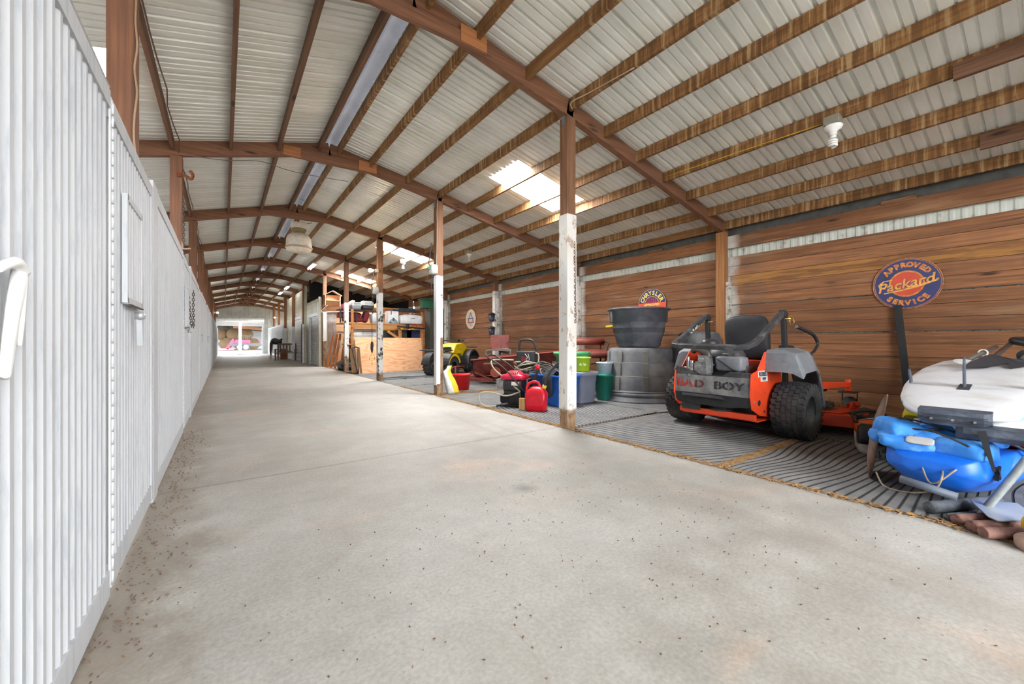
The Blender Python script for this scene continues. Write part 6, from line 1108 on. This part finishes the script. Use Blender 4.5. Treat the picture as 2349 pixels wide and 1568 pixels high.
# ------------------------------------------------------------ chains, hooks, wires, ropes
def chain(pts, link, label, mt, name='chain', r=.004):
    P = [Vector(p) for p in pts]; L = [0]
    for a, b in zip(P, P[1:]): L.append(L[-1] + (b - a).length)
    mb = MB(); t = 0; i = 0
    while t < L[-1]:
        k = max(j for j in range(len(P)) if L[j] <= t + 1e-9); k = min(k, len(P) - 2); f = (t - L[k]) / (L[k + 1] - L[k]); c = P[k].lerp(P[k + 1], f); d = (P[k + 1] - P[k]).normalized()
        u = Vector((0, 1, 0)) if abs(d.y) < .8 else Vector((1, 0, 0)); u = (u - d * u.dot(d)).normalized()
        if i % 2: u = d.cross(u)
        mb.tube([c + d * link * .62 * cos(a) + u * link * .34 * sin(a) for a in [2 * pi * q / 10 for q in range(10)]], r, 5, True); t += link * .98; i += 1
    return tag(mb.build(name, mt), label, 'chain')
CH = mat('#4e403b', .5, .6, .2, 20); CHR = mat('#7a5b42', .7, .4, .3, 20)
chain([(-.44, 6.98, 2.95), (-.435, 6.98, 2.2), (-.35, 6.92, 1.25)], .036, 'dark steel chain hanging from the second left post', CH, r=.0045)
chain([(-.33, 6.90, 1.72), (-.335, 6.93, 1.5), (-.33, 6.95, 1.3), (-.33, 6.9, 1.24)], .036, 'doubled tail of dark chain below the long hanging chain', CH, r=.0045)
chain([(3.353, 3.56, 2.2), (3.353, 3.57, 1.55), (3.353, 3.58, 1.2)] if False else [(3.475, 3.516, 2.25), (3.485, 3.516, 1.6), (3.49, 3.516, 1.27)], .036, 'thin rusty chain hanging on the nearest white post', CHR, r=.0035)
h = MB(); h.tube([(-.5, 7.17, 3.34), (-.46, 7.13, 3.35), (-.4, 7.05, 3.3), (-.36, 7.0, 3.27), (-.34, 6.95, 3.31), (-.37, 6.94, 3.36)], .02, 8); h.box((-.5, 7.15, 3.36), (.05, .02, .07)); tag(h.build('hook', mat('#8a4a2c', .8, .3, .3, 20)), 'rusty brown hook near the head of the second left post', 'hook')
h = MB(); h.tube([(-.47, 7.1, 2.42), (-.45, 7.0, 2.38), (-.44, 6.95, 2.3), (-.36, 6.9, 2.3)], .011, 6); tag(h.build('peg_hook', mat('#a08070', .6, .3)), 'pinkish bent metal hook on the second left post by a bird nest', 'hook')
nst = MB(); rr = random.Random(4)
for i in range(170):
    a = rr.uniform(0, 2 * pi); z = rr.uniform(0, .14); r_ = .03 + .06 * rr.random(); nst.bar((-.53 + r_ * cos(a), 7.12 + .4 * r_ * sin(a), 2.22 + z), (-.53 + r_ * cos(a + .9), 7.10 + .4 * r_ * sin(a + .9), 2.22 + z + rr.uniform(-.03, .03)), .006, .004)
tag(nst.build('bird_nest', mat('#3d3029', .95, 0, .3)), 'dark mud and twig nest on the second left post', 'nest')
# white rope tied through the first stall panel
rp = MB(); rp.tube([(-.38, 1.389, 1.205), (-.365, 1.36, 1.21), (-.355, 1.31, 1.19), (-.352, 1.27, 1.12), (-.354, 1.248, 1.03), (-.357, 1.25, .98), (-.355, 1.262, 1.03), (-.354, 1.28, 1.1), (-.355, 1.32, 1.185), (-.365, 1.36, 1.21)], [.008, .009, .012, .011, .009, .008, .008, .009, .011, .009], 8)
rp.tube([(-.355, 1.33, 1.2), (-.352, 1.28, 1.215), (-.352, 1.2, 1.19)], [.012, .012, .008], 8); rp.tube([(-.357, 1.345, 1.19), (-.362, 1.35, 1.1), (-.365, 1.35, 1.04)], [.007, .006, .004], 6)
tag(rp.build('rope_tie', WHT), 'thick white rope looped through a hole in the nearest stall panel', 'rope')
h = MB(); h.lathe([(.014, 0), (.028, 0), (.028, .004), (.014, .004)], (-.376, 1.39, 1.205), 16, rot=(0, pi / 2, 0), close=True, cap=False); tag(h.build('rope_hole', BLK), 'dark ring of the rope hole in the nearest stall panel', 'ring')
# cables along the left purlin
def cable(pts, r, lb, mt, name='cable'):
    m = MB(); m.tube(pts, r, 6); return tag(m.build(name, mt), lb, 'cable')
rr = random.Random(12); x = -.53
cable([(-.5 + rr.uniform(-.015, .03), .5 + i * .45, roofz(-.53) - .15 + rr.uniform(-.03, .0)) for i in range(56)], .007, 'brown cable sagging along the purlin above the left posts', mat('#5d4433', .7))
cable([(-.46 + rr.uniform(-.01, .01), 3.5, 2.2 + i * .15) for i in range(11)] + [(-.5, 3.5, 3.8)], .006, 'tan cable running up the nearest left post', mat('#a08468', .6))
cable([(-.42, 7.16, 3.64), (0, 7.1, 3.66), (.45, 7.1, 3.76), (.8, 7.1, 3.72), (1.2, 7.1, 3.72), (1.7, 7.1, 3.75)], .005, 'thin wire strung across the second rafter frame', mat('#6d6055', .5))
cable([(5.34, 1.58, 3.44), (5.335, 2.2, 3.46), (5.335, 3.5, 3.50)], .005, 'yellow cable stapled along the purlin to the white bulb fixture', YEL)
cable([(3.42, 3.5, 3.86), (3.36, 3.45, 3.9), (3.4, 3.2, 3.9), (3.42, 2.6, 3.86)], .007, 'pale cable looping over the top of the nearest right post', mat('#b8a68c', .5))
cable([(3.36, 7.1, 3.84), (3.3, 7.0, 3.7), (3.33, 7.1, 3.5), (3.36, 7.15, 3.3), (3.35, 7.16, 2.4)], .006, 'tangled cable down the second right post', mat('#a99a84', .5))
cable([(3.41, 7.3 + .35 * i, roofz(3.4) - .16 - .03 * sin(i)) for i in range(22)], .007, 'cable bundle hung along the purlin over the right posts', mat('#7b6650', .6))
# ------------------------------------------------------------ lights
def spiral(lb, loc, s=1, lit=None, group='bulb fixtures'):
    l = thing('bulb_fixture', lb, 'light fixture', loc, 0, group)
    m = MB(); m.box((0, 0, .04 * s), (.11 * s, .11 * s, .07 * s)); m.build('junction_box', mat('#9d9a8c', .5, .4), l, .004)
    m = MB(); m.lathe([(.065 * s, .0), (.07 * s, -.01 * s), (.06 * s, -.03 * s), (.03 * s, -.05 * s), (.03 * s, -.08 * s), (0, -.08 * s)], n=20); m.build('lamp_holder', WHT, l)
    m = MB(); m.cyl((0, 0, -.08 * s), (0, 0, -.11 * s), .024 * s); m.tube([(.026 * s * cos(a), .026 * s * sin(a), (-.115 - .0125 * a / (2 * pi) * 1.6) * s) for a in [i * .5 for i in range(40)]], .0095 * s, 7); m.build('spiral_bulb', lit or WHT, l)
    return l
spiral('white spiral bulb in a porcelain holder on the near right purlin', (5.30, 1.47, 3.36), 1.25)
spiral('white bulb fixture on a purlin in the second bay', (5.30, 9.3, 3.38), 1.1)
spiral('white bulb fixture hung under a purlin in the third bay', (4.5, 12.0, 3.5), 1.2)
def lamp_spot(lb, loc, dx):
    l = thing('flood_lamp', lb, 'lamp', loc, 0, 'small flood lamps on posts')
    m = MB(); m.cyl((0, 0, 0), (dx * .1, 0, 0), .04, .03); m.box((dx * .14, 0, 0), (.08, .09, .09)); m.build('lamp_bracket', mat('#8d8a84', .5), l)
    m = MB(); m.ball((-.03 * dx, 0, 0), .055, 12); m.build('lit_bulb', emit('#ffd9a0', 14), l)
    p = lamp('bulb_glow', 'POINT', loc, (0, 0, 0), 8, (1, .75, .45), shadow_soft_size=.08); p.location = (loc[0] - .1 * dx, loc[1] - .12, loc[2])
lamp_spot('glowing flood lamp on the third right post', (3.2, 10.86, 2.95), 1)
lamp_spot('glowing flood lamp at the far end of the left stalls', (-.32, 29.22, 2.75), -1)
lamp_spot('small lit lamp by the far right stalls', (2.97, 32.88, 2.75), 1)
def lampshell(lb, loc):
    l = thing('outlet_cluster', lb, 'cable box', loc, 0, 'cable boxes on posts'); m = MB(); pillow(m, (0, 0, 0), (.16, .13, .2), .5, .6); m.build('weather_box', mat('#b9b9b5', .5, 0, .2, 12), l)
    m = MB(); m.tube([(-.05, 0, .05), (-.1, 0, .1), (-.08, 0, .25), (-.04, 0, .5)], .01, 6); m.tube([(-.04, -.03, -.08), (-.06, -.04, -.3), (-.05, -.02, -.5)], .008, 6); m.build('cord', BLK, l)
    m = MB(); m.box((-.09, 0, .02), (.06, .04, .05)); m.build('plug', mat('#3f7a4a', .5), l)
lampshell('grey outlet box with plugs on the second right post', (3.31, 7.2, 2.45)); lampshell('dark outlet box with cords on the third right post', (3.31, 10.86, 2.42))
hb = thing('high_bay_light', 'large dusty hanging barn light with a frosted drum shade', 'light', (1.55, 11.4, 3.30))
DG = mat('#e0d8cb', .7, 0, .12, 9, .2, h2='#b08c68', ds=5, dlo=.55, dhi=.8)
m = MB(); m.lathe([(.12, -.0), (.27, .04), (.295, .10), (.30, .13), (.285, .33), (.25, .42), (.16, .48)], n=32, cap=True); m.build('shade', DG, hb)
m = MB(); m.lathe([(.298, .10), (.312, .105), (.312, .135), (.298, .14)], n=32, cap=False, close=True); m.build('rim_band', mat('#b7a48c', .5, .3), hb)
m = MB(); m.lathe([(.13, .48), (.14, .54), (.17, .56), (.17, .60)], n=24); m.build('shade_neck', mat('#8a7a55', .7), hb)
m = MB(); m.box((0, 0, .68), (.34, .22, .17)); m.build('ballast_box', mat('#e3dad0', .6, 0, .15, 9, .1, h2='#b08a66', ds=6, dlo=.55, dhi=.7), hb, .015)
m = MB(); m.tube([(0, 0, .76), (0, 0, .85), (.02, 0, .95)], .012, 6); m.tube([(.1, 0, .75), (.22, 0, .78), (.3, .02, .82)], .008, 6); m.build('hanger', CH, hb)
for i, (x, y, lb) in enumerate([(2.75, 17.0, 'nearest twin-tube strip light under the aisle roof'), (2.75, 24.5, 'middle twin-tube strip light further along the aisle roof'), (2.75, 27.5, 'farthest twin-tube strip light under the aisle roof')]):
    l = thing('strip_light', lb, 'light', (x, y, roofz(x) - .225), 0, 'strip lights in the aisle'); m = MB(); m.box((0, 0, .05), (.14, 1.2, .05)); m.build('fitting', mat('#d8d8d4', .5), l)
    for q in (-.04, .04): m = MB(); m.cyl((q, -.58, 0), (q, .58, 0), .018, n=10); m.build('tube', emit('#ffffff', 12), l)
